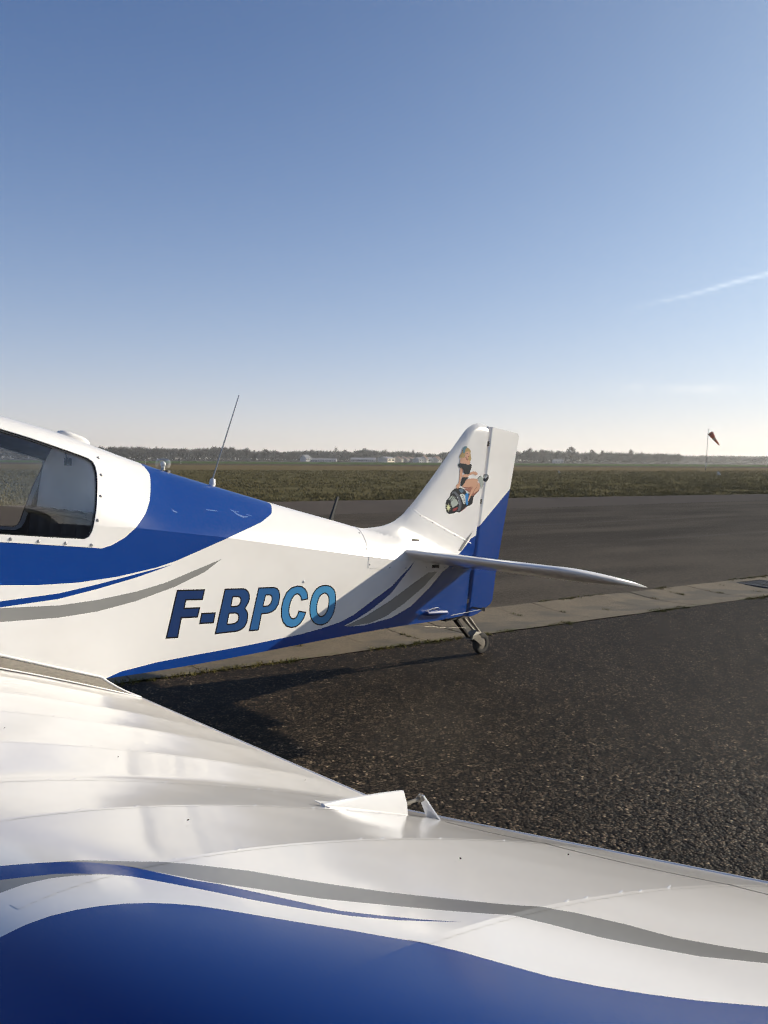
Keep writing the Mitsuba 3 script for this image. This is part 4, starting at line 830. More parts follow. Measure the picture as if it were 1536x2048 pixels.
# tailplane, one all-moving surface each side
def tail_plan(w):
    u = np.clip((w - 1.38) / .272, 0, .9999)
    le = .945 - .04 * np.minimum(w, 1.38)
    return le - (le - .07) * (1 - np.sqrt(1 - u ** 2)), .0 + .02 * u


def tailplane(side):
    th = np.linspace(-1, 1, 61)
    secs = []
    for w in np.concatenate([np.linspace(.05, 1.38, 20), 1.38 + .272 * np.sin(np.linspace(.08, 1, 22) * math.pi / 2)]):
        le, te = tail_plan(w); c = le - te
        x = th ** 2; y = 5 * .092 * (.2969 * np.sqrt(x) - .126 * x - .3516 * x ** 2 + .2843 * x ** 3 - .1036 * x ** 4) * c * (1 if c > .6 else (c / .6) ** -.25)
        L = le - x * c
        z = .79 + .226 * L + np.where(th >= 0, y, -y) * .97 + .012 * np.clip((w - 1.38) / .27, 0, 1)
        secs.append(np.stack([L, 0 * L + side * w, z], -1))
    return loft(secs)


for side in (1, -1):
    k = A + '__tailplane' + ('' if side > 0 else '_001')
    put_tm(k, tailplane(side), 'tail_paint', 50, True)
    tab = loft([np.array([(.012, side * w, .797), (-.085, side * w, .772), (-.085, side * w, .768), (.012, side * w, .785)]) for w in (.42, 1.10)])
    put_tm(k + '__trim_tab', tab, 'white_paint', 20, True)
    put_tm(k + '__tab_horn', cat([tube([(-.04, side * 1.09, .775), (-.095, side * 1.10, .768)], .005, 6)]), 'steel_grey', 40, True)
labels[A + '__tailplane'] = {'label': 'white port tailplane with sun glint on its rounded tip'}

# wings
zone_up = sg.box(.36, -1, WTIP, 1)
gap = sg.Polygon([(2.90, .9125), (3.82, .8790), (4.72, .8475), (4.72, .8510), (3.82, .8825), (2.90, .9160)])
ext = lambda pts, more: pts + more
bu = [(3.215, .0), (3.228, .08)] + W_BLUEU + [(4.25, .60), (4.6, .70), (5.13, .80)]
blue_w = sg.Polygon([(3.19, -.24), (3.20, -.12)] + bu + [(5.2, -.24)]).buffer(0)
thin_w = sg.Polygon([(3.02, -.02), (3.03, .18)] + W_THIN + [(3.075, .17), (3.07, -.02)]).buffer(0)
grey_w = sg.Polygon(W_GREYU + [(4.2, .72), (4.6, .80), (4.9, .85), (4.93, .83), (4.62, .775), (4.22, .695)] + W_GREYL[::-1]).buffer(0)
grey2_w = sg.Polygon([(3.068, -.02), (3.074, .17)] + W_GREY2 + [(3.122, .14), (3.115, -.02)]).buffer(0).difference(thin_w)
grey_w = grey_w.difference(thin_w)
blue_w = blue_w.difference(thin_w).difference(grey2_w)
upper = sg.box(.36, -.24, WTIP - .0005, 1).difference(gap)
paint = shapely.union_all([blue_w, thin_w, grey_w, grey2_w])
for side in (1, -1):
    k = A + '__wing' + ('' if side > 0 else '_001')
    fine = dict(da=.045, db=.025) if side > 0 else dict(da=.12, db=.05)
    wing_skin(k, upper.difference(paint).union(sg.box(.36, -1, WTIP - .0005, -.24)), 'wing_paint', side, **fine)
    wing_skin(k + '__blue_leading_edge', upper.intersection(blue_w), 'wing_blue', side, **fine)
    wing_skin(k + '__blue_stripe', upper.intersection(thin_w), 'wing_blue', side, **fine)
    wing_skin(k + '__grey_stripe', upper.intersection(grey_w), 'grey_paint', side, **fine)
    wing_skin(k + '__grey_stripe_001', upper.intersection(grey2_w), 'grey_paint', side, **fine)
    if side > 0:
        wing_skin(k + '__aileron_gap', gap.buffer(.003), 'grey_paint', side, offset=-.006)
labels[A + '__wing'] = {'label': 'glossy white fabric port wing with blue leading edge and grey stripe in the foreground'}
# trailing edge strips
for side in (1, -1):
    ws = np.linspace(.5, 5.08, 60); p = wing(ws, np.ones_like(ws)) * [1, side, 1]
    put_tm(A + '__wing' + ('' if side > 0 else '_001') + '__trailing_edge', tube(p, .004, 6), 'wing_paint', 60, True)

# pinked tapes doped over the ribs
for r in RIBS[2:-2]:
    n_ = 90; ss = np.linspace(.30, .985, n_); zig = .0115 + .0016 * (np.arange(n_) % 2)
    tape = sg.Polygon([*zip(r - zig, ss), *zip((r + zig)[::-1], ss[::-1])]).buffer(0).difference(gap.buffer(.002))
    for nm, g, m_ in (('', tape.difference(paint), 'wing_paint'), ('', tape.intersection(grey_w.union(grey2_w)), 'grey_paint')):
        for g_ in [x for x in polys(g) if x.area > 1e-5]:
            wing_skin(A + '__wing__rib_tape', g_, m_, 1, da=.02, db=.04, offset=.0004)

# rib stitching: small knots under the tape along each rib
kn = trimesh.creation.icosphere(1, 1.0)
ms = []
for r in RIBS[1:-1]:
    for x in np.arange(.16, .72, .052 / 1.6):
        if RNG.random() < .62:
            continue
        s = math.sqrt(x); p = wing(r + RNG.normal(0, .003), s)
        if paint.buffer(.01).contains(sg.Point(r, s)):
            continue
        m_ = kn.copy(); m_.apply_scale([RNG.uniform(.006, .013), .0020, .00035]); m_.apply_translation(p + [0, 0, .0003]); ms.append(m_)
put_tm(A + '__wing__rib_stitching', cat(ms), 'wing_paint', True, True)
labels[A + '__wing__rib_stitching'] = {'kind': 'stuff'}
# a few dead flies and specks of dirt
for w, x in SPECKS:
    m_ = kn.copy(); m_.apply_scale([RNG.uniform(.0018, .0035), RNG.uniform(.0012, .002), .0012]); m_.apply_translation(wing(w, math.sqrt(x)) + [0, 0, .0004])
    put_tm(numbered(A + '__wing__dirt_speck'), m_, 'dark_trim', True, True)

# aileron horn cover and its arm
wc = 2.787
b0 = [wing(wc, math.sqrt(x)) for x in (.635, .68, .72, .76, .801)]
secs = []
for t, b in zip(np.linspace(0, 1, 5), b0):
    hgt, wid = .006 + .062 * t ** .9, .010 + .012 * t
    secs.append([b + [0, wid, -.004], b + [0, wid * .8, hgt * .5], b + [0, .004, hgt], b + [0, -.004, hgt], b + [0, -wid * .8, hgt * .5], b + [0, -wid, -.004]])
put_tm(A + '__wing__horn_cover', loft(secs), 'frame_paint', 25, True)
fl_ = cat([loft([[b + [0, s * .011, .0012], b + [0, s * .036, .0012], b + [0, s * .036, .0035], b + [0, s * .011, .0035]] for b in b0]) for s in (1, -1)])
put_tm(A + '__wing__horn_cover__flange', fl_, 'frame_paint', False, True)
base_ = [wing(w, math.sqrt(x)) for w, x in ((2.782, .862), (2.866, .845))]
top_ = np.array([3.672, 2.800, .724])
th_ = np.array([.0022, 0, -.0004])
arm = loft([[base_[0] - th_, base_[1] - th_, base_[1] + th_, base_[0] + th_], [top_ + [-.012, -.010, -.022] - th_, top_ + [-.012, .024, -.022] - th_, top_ + [-.012, .024, -.022] + th_, top_ + [-.012, -.010, -.022] + th_],
            [top_ + [0, -.008, .004] - th_, top_ + [0, .012, .004] - th_, top_ + [0, .012, .004] + th_, top_ + [0, -.008, .004] + th_]])
put_tm(A + '__wing__aileron_arm', arm, 'frame_paint', False, True)
put_tm(A + '__wing__aileron_rod', cat([tube([top_ + [.075, -.004, -.006], top_ + [.0, 0, -.006]], .0055, 8), tube([top_ + [-.006, .0, -.006], top_ + [.010, .0, -.006]], .011, 10)]), 'oily_metal', 40, True)

# wing root fillet with its bright lip
Lf = np.linspace(3.34, 5.15, 60)
def root_w(L):
    return np.interp(L, [3.3, 3.6, 4.2, 5.2], [.512, .535, .555, .555])
def wing_z(L, w):
    Lt, z, c, inc, sh = wframe(w); a = (L - Lt) / np.cos(inc); x = np.clip(1 - a / c, 0, 1)
    return z + a * np.sin(inc) + airfoil(THK, x)[0] * c * np.cos(inc)
zl = wing_z(Lf, root_w(Lf)) + .003
La = np.maximum(Lf, 3.34) + .19 * np.clip(1 - (Lf - 3.34) / .5, 0, 1)
za = np.interp(La, [3.5, 3.529, 3.798, 4.031, 5.2], [.572, .581, .690, .786, 1.05])
rowA = np.stack([La, Wf(La) + .001, za], -1); rowC = np.stack([Lf, root_w(Lf), zl], -1)
rows = [rowA * (1 - t) + rowC * t - np.array([0, 0, 1]) * .010 * math.sin(math.pi * t) for t in np.linspace(0, 1, 6)]
v = np.vstack(rows); m = len(Lf); i, j = np.meshgrid(np.arange(5), np.arange(m - 1), indexing='ij')
q = np.stack([i * m + j, i * m + j + 1, (i + 1) * m + j + 1, (i + 1) * m + j], -1).reshape(-1, 4)
put_tm(A + '__root_fillet', trimesh.Trimesh(v, np.vstack([q[:, [0, 1, 2]], q[:, [0, 2, 3]]]), process=False), 'wing_walk', True, True)
put_tm(A + '__root_fillet__upper_lip', tube(rowA + [0, .002, .003], .007, 8), 'frame_paint', 60, True)
put_tm(A + '__root_fillet__lower_lip', tube(rowC, .0035, 8), 'frame_paint', 60, True)
put_tm(A + '__root_fillet__end_flange', tube([r[0] for r in rows], .006, 8), 'frame_paint', 60, True)
labels[A + '__root_fillet'] = {'label': 'brownish grey wing root fillet with a bright cream lip'}

# aerials, lights and roof blister
put_tm(A + '__whip_aerial', tube([(2.565, 0, 1.56), (2.46, 0, 1.84), (2.358, 0, 2.112)], [.0055, .004, .0028], 8), 'steel_grey', 60, True)
put_tm(A + '__whip_aerial__base', tube([(2.575, 0, 1.52), (2.562, 0, 1.545), (2.560, 0, 1.572), (2.558, 0, 1.578)], [.022, .021, .017, .010], 12), 'frame_paint', 40, True)
bl = [np.stack([1.56 + .02 * (1 - t) + dx * (1 - .45 * t) - .055 * t, dw * (1 - .4 * t), 0 * dx + 1.25 + .185 * t], -1) for t in np.linspace(0, 1, 6) for dx, dw in [(np.array([.026, .012, -.012, -.026, -.012, .012]), np.array([0, .009, .009, 0, -.009, -.009]))]]
put_tm(A + '__blade_aerial', loft(bl), 'black_rubber', 30, True)
zb_ = float(ztop(2.905))
be = trimesh.creation.revolve(np.array([[0, 0], [.043, 0], [.043, .020], [.043, .055], [.038, .068], [.028, .074], [0, .076]]), sections=28); be.apply_translation([2.905, 0, zb_ - .002])
put_tm(A + '__beacon_lamp', be, 'lamp_plastic', 30, True)
put_tm(A + '__beacon_lamp__base', tube([(2.905, 0, zb_ - .03), (2.905, 0, zb_ + .004)], .046, 24), 'black_rubber', 40, True)
put_tm(A + '__beacon_lamp__bulb', cat([tube([(2.905, 0, zb_ + .006), (2.905, 0, zb_ + .035)], .012, 10), trimesh.creation.icosphere(2, .017).apply_translation([2.905, 0, zb_ + .042])]), 'frame_paint', 40, True)
bs = trimesh.creation.icosphere(3, 1.0); sv = np.array(bs.vertices); sv = np.sign(sv) * np.abs(sv) ** .7
sl = (float(ztop(3.52)) - float(ztop(3.38))) / .14
bs.vertices = np.stack([3.45 + sv[:, 0] * .085, sv[:, 1] * .06, float(ztop(3.45)) + sl * sv[:, 0] * .085 + sv[:, 2] * .034], -1)
put_tm(A + '__roof_blister', bs, 'white_paint', True, True)

# screws: around the window frame and along the tail fairing
def studs(key, pts, r, bsdf, off=.003):
    for L, z in pts:
        P, nn = surface(np.array([[L, float(v_of(np.array(L), np.array(z)))]]), fus_fn(1), -1, lo=(-9, 0), hi=(9, 2))
        m_ = trimesh.creation.icosphere(2, r); m_.apply_scale([1, .75, 1]); m_.apply_translation(P[0] + nn[0] * off)
        put_tm(numbered(key), m_, bsdf, True, True)


studs(A + '__window_frame__screw', SCREWS + [(4.1, 1.335), (4.25, 1.355)], .0085, 'steel_grey', .004)
studs(A + '__tail_fairing__screw', [(1.385, 1.17), (1.388, 1.06), (1.385, .95), (1.15, .905), (.95, .88), (.68, .86), (.55, .845), (.42, .83), (.30, .815), (.66, 1.262), (.52, 1.20), (.37, 1.134), (.24, 1.08), (.12, 1.03)], .0055, 'steel_grey', .0035)
studs(A + '__fuselage__patch_stud', [(2.06, .905)], .009, 'white_paint', .001)
seam = np.array([(L, float(half(L, z)) + .0015, z) for L, z in zip(np.interp(np.linspace(0, 1, 30), np.linspace(0, 1, 6), [p[0] for p in SEAM_FIN]), np.interp(np.linspace(0, 1, 30), np.linspace(0, 1, 6), [p[1] for p in SEAM_FIN]))])
put_tm(A + '__tail_fairing__lip', tube(seam, .0035, 6), 'frame_paint', 60, True)
dk = []
for L0, L1, z0, z1 in ((.50, .60, .835, .868),):
    pts = [(L0, z0), (L1, z0 + .01), (L1, z1), (L0, z1 - .006)]
    skin(A + '__tail_fairing__slot', side_region(pts), 'dark_trim', 1, .0042)
skin(A + '__tail_fairing__slot_001', side_region([(.80, 1.068), (.70, 1.060), (.695, 1.076), (.795, 1.085)]), 'dark_trim', 1, .0042)
# chrome exhaust-like drain strip by the fin root
skin(A + '__tail_fairing__grey_flash', side_region([(.20, .945), (.155, .94), (.0, 1.10), (.03, 1.08), (.12, 1.02)]).intersection(ALL), 'grey_paint', 1, .0045)

# tail: lifting handle, rudder horn, cables, wheel
hb = lambda L, dz=0, dw=.03: (L, float(Wf(L)) + dw, dz)
put_tm(A + '__lifting_handle', tube([hb(.70, .490, .0), hb(.69, .492, .03), hb(.56, .482, .034), hb(.43, .466, .034), hb(.41, .464, 0)], [.008, .017, .019, .017, .008], 10), 'blue_fitting', 40, True)
put_tm(A + '__lifting_handle__bracket', tube([hb(.68, .505, .0), hb(.60, .517, .012), hb(.52, .515, .012), hb(.50, .50, .01)], .004, 6), 'blue_fitting', 40, True)
put_tm(A + '__rudder__control_horn', cat([tube([(-.02, -.15, .436), (-.02, .15, .436)], .009, 8), tube([(-.02, .14, .436), (-.035, .16, .437)], .017, 10), tube([(-.02, -.14, .436), (-.035, -.16, .437)], .017, 10)]), 'oily_metal', 40, True)
for s in (1, -1):
    put_tm(numbered(A + '__rudder_cable'), tube([(-.01, s * .145, .437), (.35, s * .105, .425)], .003, 6), 'steel_grey', 40, True)
    put_tm(numbered(A + '__tailwheel__steering_cable'), tube([(.62, s * .06, .365), (.06, s * .03, .268)], .0014, 6), 'oily_metal', 40, True)
    put_tm(numbered(A + '__tailwheel__steering_spring'), tube([(.03, s * .035, .355), (.0, s * .035, .325), (-.07, s * .032, .26), (-.14, s * .028, .195)], [.010, .015, .010, .012], 10), 'oily_metal', 40, True)
strut = loft([[(L + .022, w, z + .01), (L - .022, w, z - .01), (L - .022, -w, z - .01), (L + .022, -w, z + .01)] for L, z, w in ((.21, .40, .026), (.16, .345, .025), (.06, .245, .023), (-.04, .15, .020))])
put_tm(A + '__tailwheel__leaf_spring', strut, 'dark_trim', False, True)
put_tm(A + '__tailwheel__mount', box(.10, .34, -.045, .045, .365, .40), 'dark_trim', False, True)
fork = cat([loft([[(-.02, s * .030, .17), (-.12, s * .034, .185), (-.12, s * .042, .185), (-.02, s * .042, .17)], [(-.09, s * .034, .125), (-.16, s * .034, .13), (-.16, s * .042, .13), (-.09, s * .042, .125)], [(-.16, s * .034, .075), (-.20, s * .034, .09), (-.20, s * .042, .09), (-.16, s * .042, .075)]]) for s in (1, -1)]
           + [loft([[(-.01, -.045, .155), (-.13, -.045, .20), (-.13, .045, .20), (-.01, .045, .155)], [(-.03, -.04, .19), (-.10, -.03, .225), (-.10, .03, .225), (-.03, .04, .19)]])])
put_tm(A + '__tailwheel__fork', fork, 'oily_metal', False, True)


def wheel(c, r, w, key, bsdf_t='tyre_rubber', bsdf_r='oily_metal'):
    prof = np.array([(r * .52, -w * .42), (r * .70, -w * .5), (r * .9, -w * .42), (r * .985, -w * .2), (r, 0), (r * .985, w * .2), (r * .9, w * .42), (r * .70, w * .5), (r * .52, w * .42), (r * .52, -w * .42)])
    t = trimesh.creation.revolve(prof, sections=36); t.apply_transform(trimesh.transformations.rotation_matrix(math.pi / 2, [1, 0, 0])); t.apply_translation(c)
    put_tm(key + '__tyre', t, bsdf_t, 40, True)
    hub = trimesh.creation.revolve(np.array([(0, -w * .36), (r * .2, -w * .40), (r * .53, -w * .33), (r * .53, w * .33), (r * .2, w * .40), (0, w * .36)]), sections=28); hub.apply_transform(trimesh.transformations.rotation_matrix(math.pi / 2, [1, 0, 0])); hub.apply_translation(c)
    put_tm(key + '__rim', hub, bsdf_r, 40, True)


wheel([-.185, 0, .094], .094, .058, A + '__tailwheel')
for s in (1, -1):
    k = A + '__main_wheel' + ('' if s > 0 else '_001')
    wheel([5.02, s * 1.30, .20], .20, .15, k)
    put_tm(k + '__leg', tube([(4.9, s * 1.30, .88), (5.0, s * 1.38, .30), (5.02, s * 1.38, .20)], [.035, .03, .03], 12), 'frame_paint', 40, True)
    spat = trimesh.creation.icosphere(3, 1.0); v = np.array(spat.vertices); taper = 1 - .45 * np.clip(-v[:, 0], 0, 1)
    spat.vertices = np.stack([4.97 + v[:, 0] * .42, s * 1.30 + v[:, 1] * .13 * taper, .27 + np.clip(v[:, 2], -.62, 1) * .22 * taper], -1)
    put_tm(k + '__spat', spat, 'white_paint', True, True)
# ------------------------------------------------------------------ windsock and runway marker
def at(px, py, y, z=None):
    """A point Y metres ahead, from its bearing."""
    return np.array([px, y, 0 if z is None else z])


labels['windsock'] = {'label': 'faded red and white windsock on a pole out on the grass at right', 'category': 'windsock'}
gloss('pole_white', rgb(.55, .54, .52), .2)
gloss('pole_dark', rgb(.030, .028, .028), .2)
wx, wy = 74.6, 186.0
for a, b, m_ in ((-.05, .55, 'pole_dark'), (.55, 1.75, 'pole_white'), (1.75, 3.6, 'pole_dark'), (3.6, 9.0, 'pole_white')):
    put_tm(numbered('windsock__pole_band'), tube([(wx + a * .035, wy, a), (wx + b * .035, wy, b)], [.085 - .003 * a, .085 - .003 * b], 8), m_, 60)
put_tm('windsock__hook', tube([(wx + .31, wy, 9.0), (wx + .36, wy, 9.35), (wx + .46, wy, 9.40)], .05, 6), 'pole_dark', 60)
scene['sock_red'] = {'type': 'twosided', 'bsdf': {'type': 'diffuse', 'reflectance': rgb(.52, .10, .05)}}
scene['sock_white'] = {'type': 'twosided', 'bsdf': {'type': 'diffuse', 'reflectance': rgb(.42, .33, .27)}}
S0, S1 = np.array([wx + .85, wy - .15, 8.38]), np.array([wx + 3.2, wy + .55, 5.75])
ax_ = (S1 - S0) / np.linalg.norm(S1 - S0); e1 = np.cross(ax_, [0, 1, 0]); e1 /= np.linalg.norm(e1); e2 = np.cross(ax_, e1)
th = np.linspace(0, 2 * math.pi, 18, endpoint=False)
def ringp(t):
    r = .50 * (1 - t) ** 1.15 + .11
    sq = 1 - .35 * t
    return S0 + (S1 - S0) * t + r * (np.cos(th)[:, None] * e1 + sq * np.sin(th)[:, None] * e2) + np.array([0, 0, -.12]) * math.sin(math.pi * t)
for k, (a, b) in enumerate(((0, .06), (.06, .30), (.30, .48), (.48, .74), (.74, 1.0))):
    secs = np.array([ringp(t) for t in np.linspace(a, b, 4)]); kk = 18
    i, j = np.meshgrid(np.arange(3), np.arange(kk), indexing='ij')
    q = np.stack([i * kk + j, i * kk + (j + 1) % kk, (i + 1) * kk + (j + 1) % kk, (i + 1) * kk + j], -1).reshape(-1, 4)
    put_tm(numbered('windsock__sock_band'), trimesh.Trimesh(secs.reshape(-1, 3), np.vstack([q[:, [0, 1, 2]], q[:, [0, 2, 3]]]), process=False), 'sock_white' if k in (2,) else 'sock_red', True)
put_tm('windsock__hoop', cat([tube(np.vstack([ringp(0), ringp(0)[:1]]), .035, 6), tube([(wx + .29, wy, 8.4), ringp(0)[9]], .04, 6)]), 'pole_dark', 60)

labels['runway_marker'] = {'label': 'small white tilted runway edge marker in the grass below the windsock', 'category': 'marker'}
scene['marker_white'] = {'type': 'twosided', 'bsdf': {'type': 'diffuse', 'reflectance': rgb(.80, .79, .76)}}
mk = loft([[(-.20, -.25, 0), (.10, -.25, 0), (.10, .25, 0), (-.20, .25, 0)], [(-.32, -.25, .42), (-.26, -.25, .44), (-.26, .25, .44), (-.32, .25, .42)]]).apply_translation([47.6, 113.6, -.05])
put_tm('runway_marker', mk, 'marker_white', False)
mk2 = loft([[(-.16, -.3, 0), (.06, -.3, 0), (.06, .3, 0), (-.16, .3, 0)], [(-.22, -.3, .26), (-.18, -.3, .28), (-.18, .3, .28), (-.22, .3, .26)]]).apply_translation([27.6, 126, -.05])
put_tm('runway_marker_001', mk2, 'marker_white', False)
labels['runway_marker_001'] = {'label': 'tiny white marker in the grass right of the rudder top', 'category': 'marker'}
for k, (x, y, h) in enumerate(((-66.5, 262, 2.0), (-77.0, 258, 1.3))):
    key = numbered('marker_post')
    put_tm(key, cat([tube([(x, y, -.05), (x, y, h)], .05, 6), box(x - .09, x + .09, y - .02, y + .02, h - .25, h)]), 'pole_white', 60)
    labels[key] = {'label': ('taller', 'shorter')[k] + ' thin pale marker post in the far rough grass behind the beacon', 'category': 'post'}

# ------------------------------------------------------------------ woods, trees, hill and buildings along the skyline
def far_x(px, y):
    return (px - 768) / 1600 * y


def twig_crown(cx, cy, z0, z1, rx, ry, n, size, rng, shape=1.0, bias=.75):
    """Bare winter crown: many thin slivers that point outward and up from the limbs, with gaps."""
    d = rng.normal(size=(n, 3)); d /= np.linalg.norm(d, axis=1, keepdims=True)
    r = rng.random(n) ** (1 / 3) * bias + (1 - bias) * rng.random(n)
    nb = 7
    bd = rng.normal(size=(nb, 3)); bd /= np.linalg.norm(bd, axis=1, keepdims=True)
    lump = 1 + .22 * np.max(d @ bd.T, axis=1) - .16
    zc = (d[:, 2] * r * lump * .5 + .5)
    prof = np.clip(np.sin(math.pi * np.clip(zc, .02, .98)) ** shape, .15, 1)
    p = np.stack([cx + d[:, 0] * r * rx * lump * prof ** .4, cy + d[:, 1] * r * ry * lump * prof ** .4, z0 + (z1 - z0) * np.clip(zc, 0, 1.06)], -1)
    out = np.stack([d[:, 0] * .7, d[:, 1] * .7, .35 + np.abs(d[:, 2])], -1) + rng.normal(0, .35, (n, 3))
    out /= np.linalg.norm(out, axis=1, keepdims=True)
    s = np.cross(out, rng.normal(size=(n, 3))); s /= np.linalg.norm(s, axis=1, keepdims=True)
    L = size * rng.uniform(.6, 1.5, n)[:, None]; W = L * rng.uniform(.10, .26, n)[:, None]
    v = np.stack([p - s * W, p + s * W, p + out * L], 1).reshape(-1, 3)
    return v, np.arange(3 * n).reshape(-1, 3)


def limbs(cx, cy, z0, z1, rx, rng, r=.22, n=6):
    ms = [tube([(cx, cy, -.1), (cx + rng.normal(0, .1), cy, z0 + (z1 - z0) * .5), (cx + rng.normal(0, .3), cy, z0 + (z1 - z0) * .85)], [r, r * .6, r * .15], 5)]
    for _ in range(n):
        a, h = rng.uniform(0, 2 * math.pi), rng.uniform(.05, .55)
        zb_ = z0 + (z1 - z0) * h; q = rng.uniform(.45, .85)
        ms.append(tube([(cx, cy, zb_), (cx + rx * q * .5 * math.cos(a), cy + rx * q * .5 * math.sin(a), zb_ + (z1 - zb_) * .35), (cx + rx * q * math.cos(a), cy + rx * q * math.sin(a), zb_ + (z1 - zb_) * .62)], [r * .45, r * .28, r * .08], 4))
    return cat(ms)


scene['twigs_brown'] = {'type': 'twosided', 'bsdf': {'type': 'diffuse', 'reflectance': proc(lambda p, n, uv: mix((.050, .043, .036), (.098, .082, .066), noise(p.x * .15, p.y * .15, p.z * .3)))}}
scene['twigs_dark'] = {'type': 'twosided', 'bsdf': {'type': 'diffuse', 'reflectance': proc(lambda p, n, uv: mix((.030, .034, .028), (.060, .058, .048), noise(p.x * .12, p.y * .12, p.z * .3)))}}
scene['bark'] = {'type': 'twosided', 'bsdf': {'type': 'diffuse', 'reflectance': rgb(.055, .046, .038)}}


def wood(key, label, px0, px1, y0, depth, tops, n, bsdf, seed, per=150, under=True):
    """A far wood that reads as one mass: trunks, crowns and brush in one mesh. tops: (px, height in metres) along it."""
    rng = np.random.default_rng(seed); V, F, k = [], [], 0
    tp = np.array(tops, float)
    def add(v, f):
        nonlocal k
        V.append(v); F.append(np.asarray(f) + k); k += len(v)
    for _ in range(n):
        px = rng.uniform(px0, px1); y = y0 + depth * rng.random() ** 1.3
        x = far_x(px, y); h = np.interp(px, tp[:, 0], tp[:, 1]) * rng.uniform(.74, 1.04) * (y / y0) ** .5
        r = rng.uniform(2.4, 4.6)
        add(*twig_crown(x, y, h * rng.uniform(.12, .3), h, r, r, per, rng.uniform(1.0, 1.7), rng, .8))
        t_ = tube([(x, y, -.1), (x + rng.normal(0, .3), y, h * .72)], [.20, .08], 4, False); add(np.array(t_.vertices), t_.faces)
    if under:
        m = int((far_x(px1, y0) - far_x(px0, y0)) * 9)
        px = rng.uniform(px0, px1, m); y = y0 + depth * .6 * rng.random(m); x = far_x(px, y)
        hh = np.interp(px, tp[:, 0], tp[:, 1]) * rng.uniform(.0, .55, m); w = rng.uniform(.5, 1.6, m); a = rng.uniform(0, math.pi, m); L = rng.uniform(1.2, 3.0, m)
        b = np.stack([x, y, hh - .2], -1); s = np.stack([np.cos(a) * w, np.sin(a) * w, 0 * w], -1)
        v = np.stack([b - s, b + s, b + np.stack([rng.normal(0, .6, m), rng.normal(0, .6, m), L], -1)], 1).reshape(-1, 3)
        add(v, np.arange(3 * m).reshape(-1, 3))
    put(key, np.vstack(V), np.vstack(F), bsdf)
    labels[key] = {'label': label, 'category': 'wood', 'kind': 'stuff'}


wood('far_wood', 'bare brown wood behind the cabin on the left skyline', -150, 470, 780, 110, [(-150, 13.8), (20, 13.5), (200, 13.2), (250, 13.8), (330, 12.5), (385, 11.3), (400, 12.5), (440, 14), (470, 13.5)], 760, 'twigs_brown', 1, 170)
wood('far_wood_001', 'open row of bare trees right of the whip aerial', 465, 565, 800, 60, [(465, 13), (490, 11.5), (515, 10), (540, 11), (565, 9)], 90, 'twigs_brown', 2, 150)
wood('far_wood_002', 'dark wood behind the long white sheds', 550, 790, 860, 110, [(550, 9), (600, 11.5), (640, 12), (680, 11), (720, 13), (760, 12), (790, 9.5)], 330, 'twigs_dark', 3, 170)
wood('far_wood_003', 'dark wood behind the small houses left of the fin', 770, 905, 900, 110, [(770, 10), (800, 12.5), (830, 11.5), (850, 9), (905, 10.5)], 190, 'twigs_dark', 4, 170)
wood('far_wood_004', 'blue grey wood on the skyline right of the rudder', 880, 1360, 820, 130, [(880, 10.5), (1000, 11), (1040, 13), (1090, 13), (1150, 11.5), (1250, 11), (1360, 10)], 640, 'twigs_dark', 5, 170)
wood('far_wood_005', 'faint hazy wood beneath the windsock at the right', 1330, 1620, 1050, 160, [(1330, 10.5), (1400, 11), (1480, 9.5), (1560, 10.5), (1620, 10)], 330, 'twigs_dark', 6, 170)


def tree(px, y, h, rx, label, kind='round', n=420, seed=0, bsdf='twigs_brown', group=None):
    rng = np.random.default_rng(seed); key = thing('bare_tree' if kind == 'round' else 'poplar_tree'); x = far_x(px, y)
    z0 = h * (.28 if kind == 'round' else .10)
    v, f = twig_crown(x, y, z0, h, rx, rx, n, 1.5 if kind == 'round' else 1.2, rng, .6 if kind == 'round' else .35)
    put_tm(key + '__trunk', limbs(x, y, z0, h, rx, rng, .28), 'bark', 60)
    put(key + '__crown', v, f, bsdf)
    labels[key] = {'label': label, 'category': 'tree'}
    if group: labels[key]['group'] = group


tree(671, 850, 16.4, 1.5, 'tall thin poplar rising above the sheds right of centre left', 'poplar', 260, 31)
tree(825, 880, 14.7, 1.3, 'thin poplar just left of the fin above the houses', 'poplar', 220, 32)
tree(1114, 830, 13.8, 1.0, 'narrow pointed tree left of the big round crown', 'poplar', 180, 33)
tree(1140, 815, 16.9, 5.2, 'big round bare crown standing above the right skyline', 'round', 560, 34)
tree(1182, 815, 13.6, 2.6, 'small dark round crown right of the big crown', 'round', 300, 35, 'twigs_dark')
tree(1260, 820, 13.9, 2.8, 'bare crown on the skyline half way to the windsock', 'round', 320, 36)
tree(1082, 815, 14.2, 3.6, 'broad bare crown right of the rudder top', 'round', 400, 37)
tree(1058, 815, 14.9, 3.0, 'bare crown closest to the rudder on the right', 'round', 340, 38)
tree(1203, 820, 13.4, 2.4, 'forked pair of bare crowns on the right skyline', 'round', 240, 39)
tree(530, 790, 11.6, 4.4, 'rounded bare tree in the gap right of the whip aerial', 'round', 420, 40)
tree(494, 790, 12.6, 4.0, 'bare tree with open branches beside the whip aerial', 'round', 400, 41)
tree(728, 845, 13.8, 4.8, 'wide dark crown above the middle of the sheds', 'round', 520, 42, 'twigs_dark')
tree(770, 850, 12.6, 2.2, 'slim bare tree between sheds and brown roofs', 'round', 240, 43)
tree(690, 850, 12.8, 2.4, 'slender bare tree just right of the tall poplar', 'round', 240, 44)

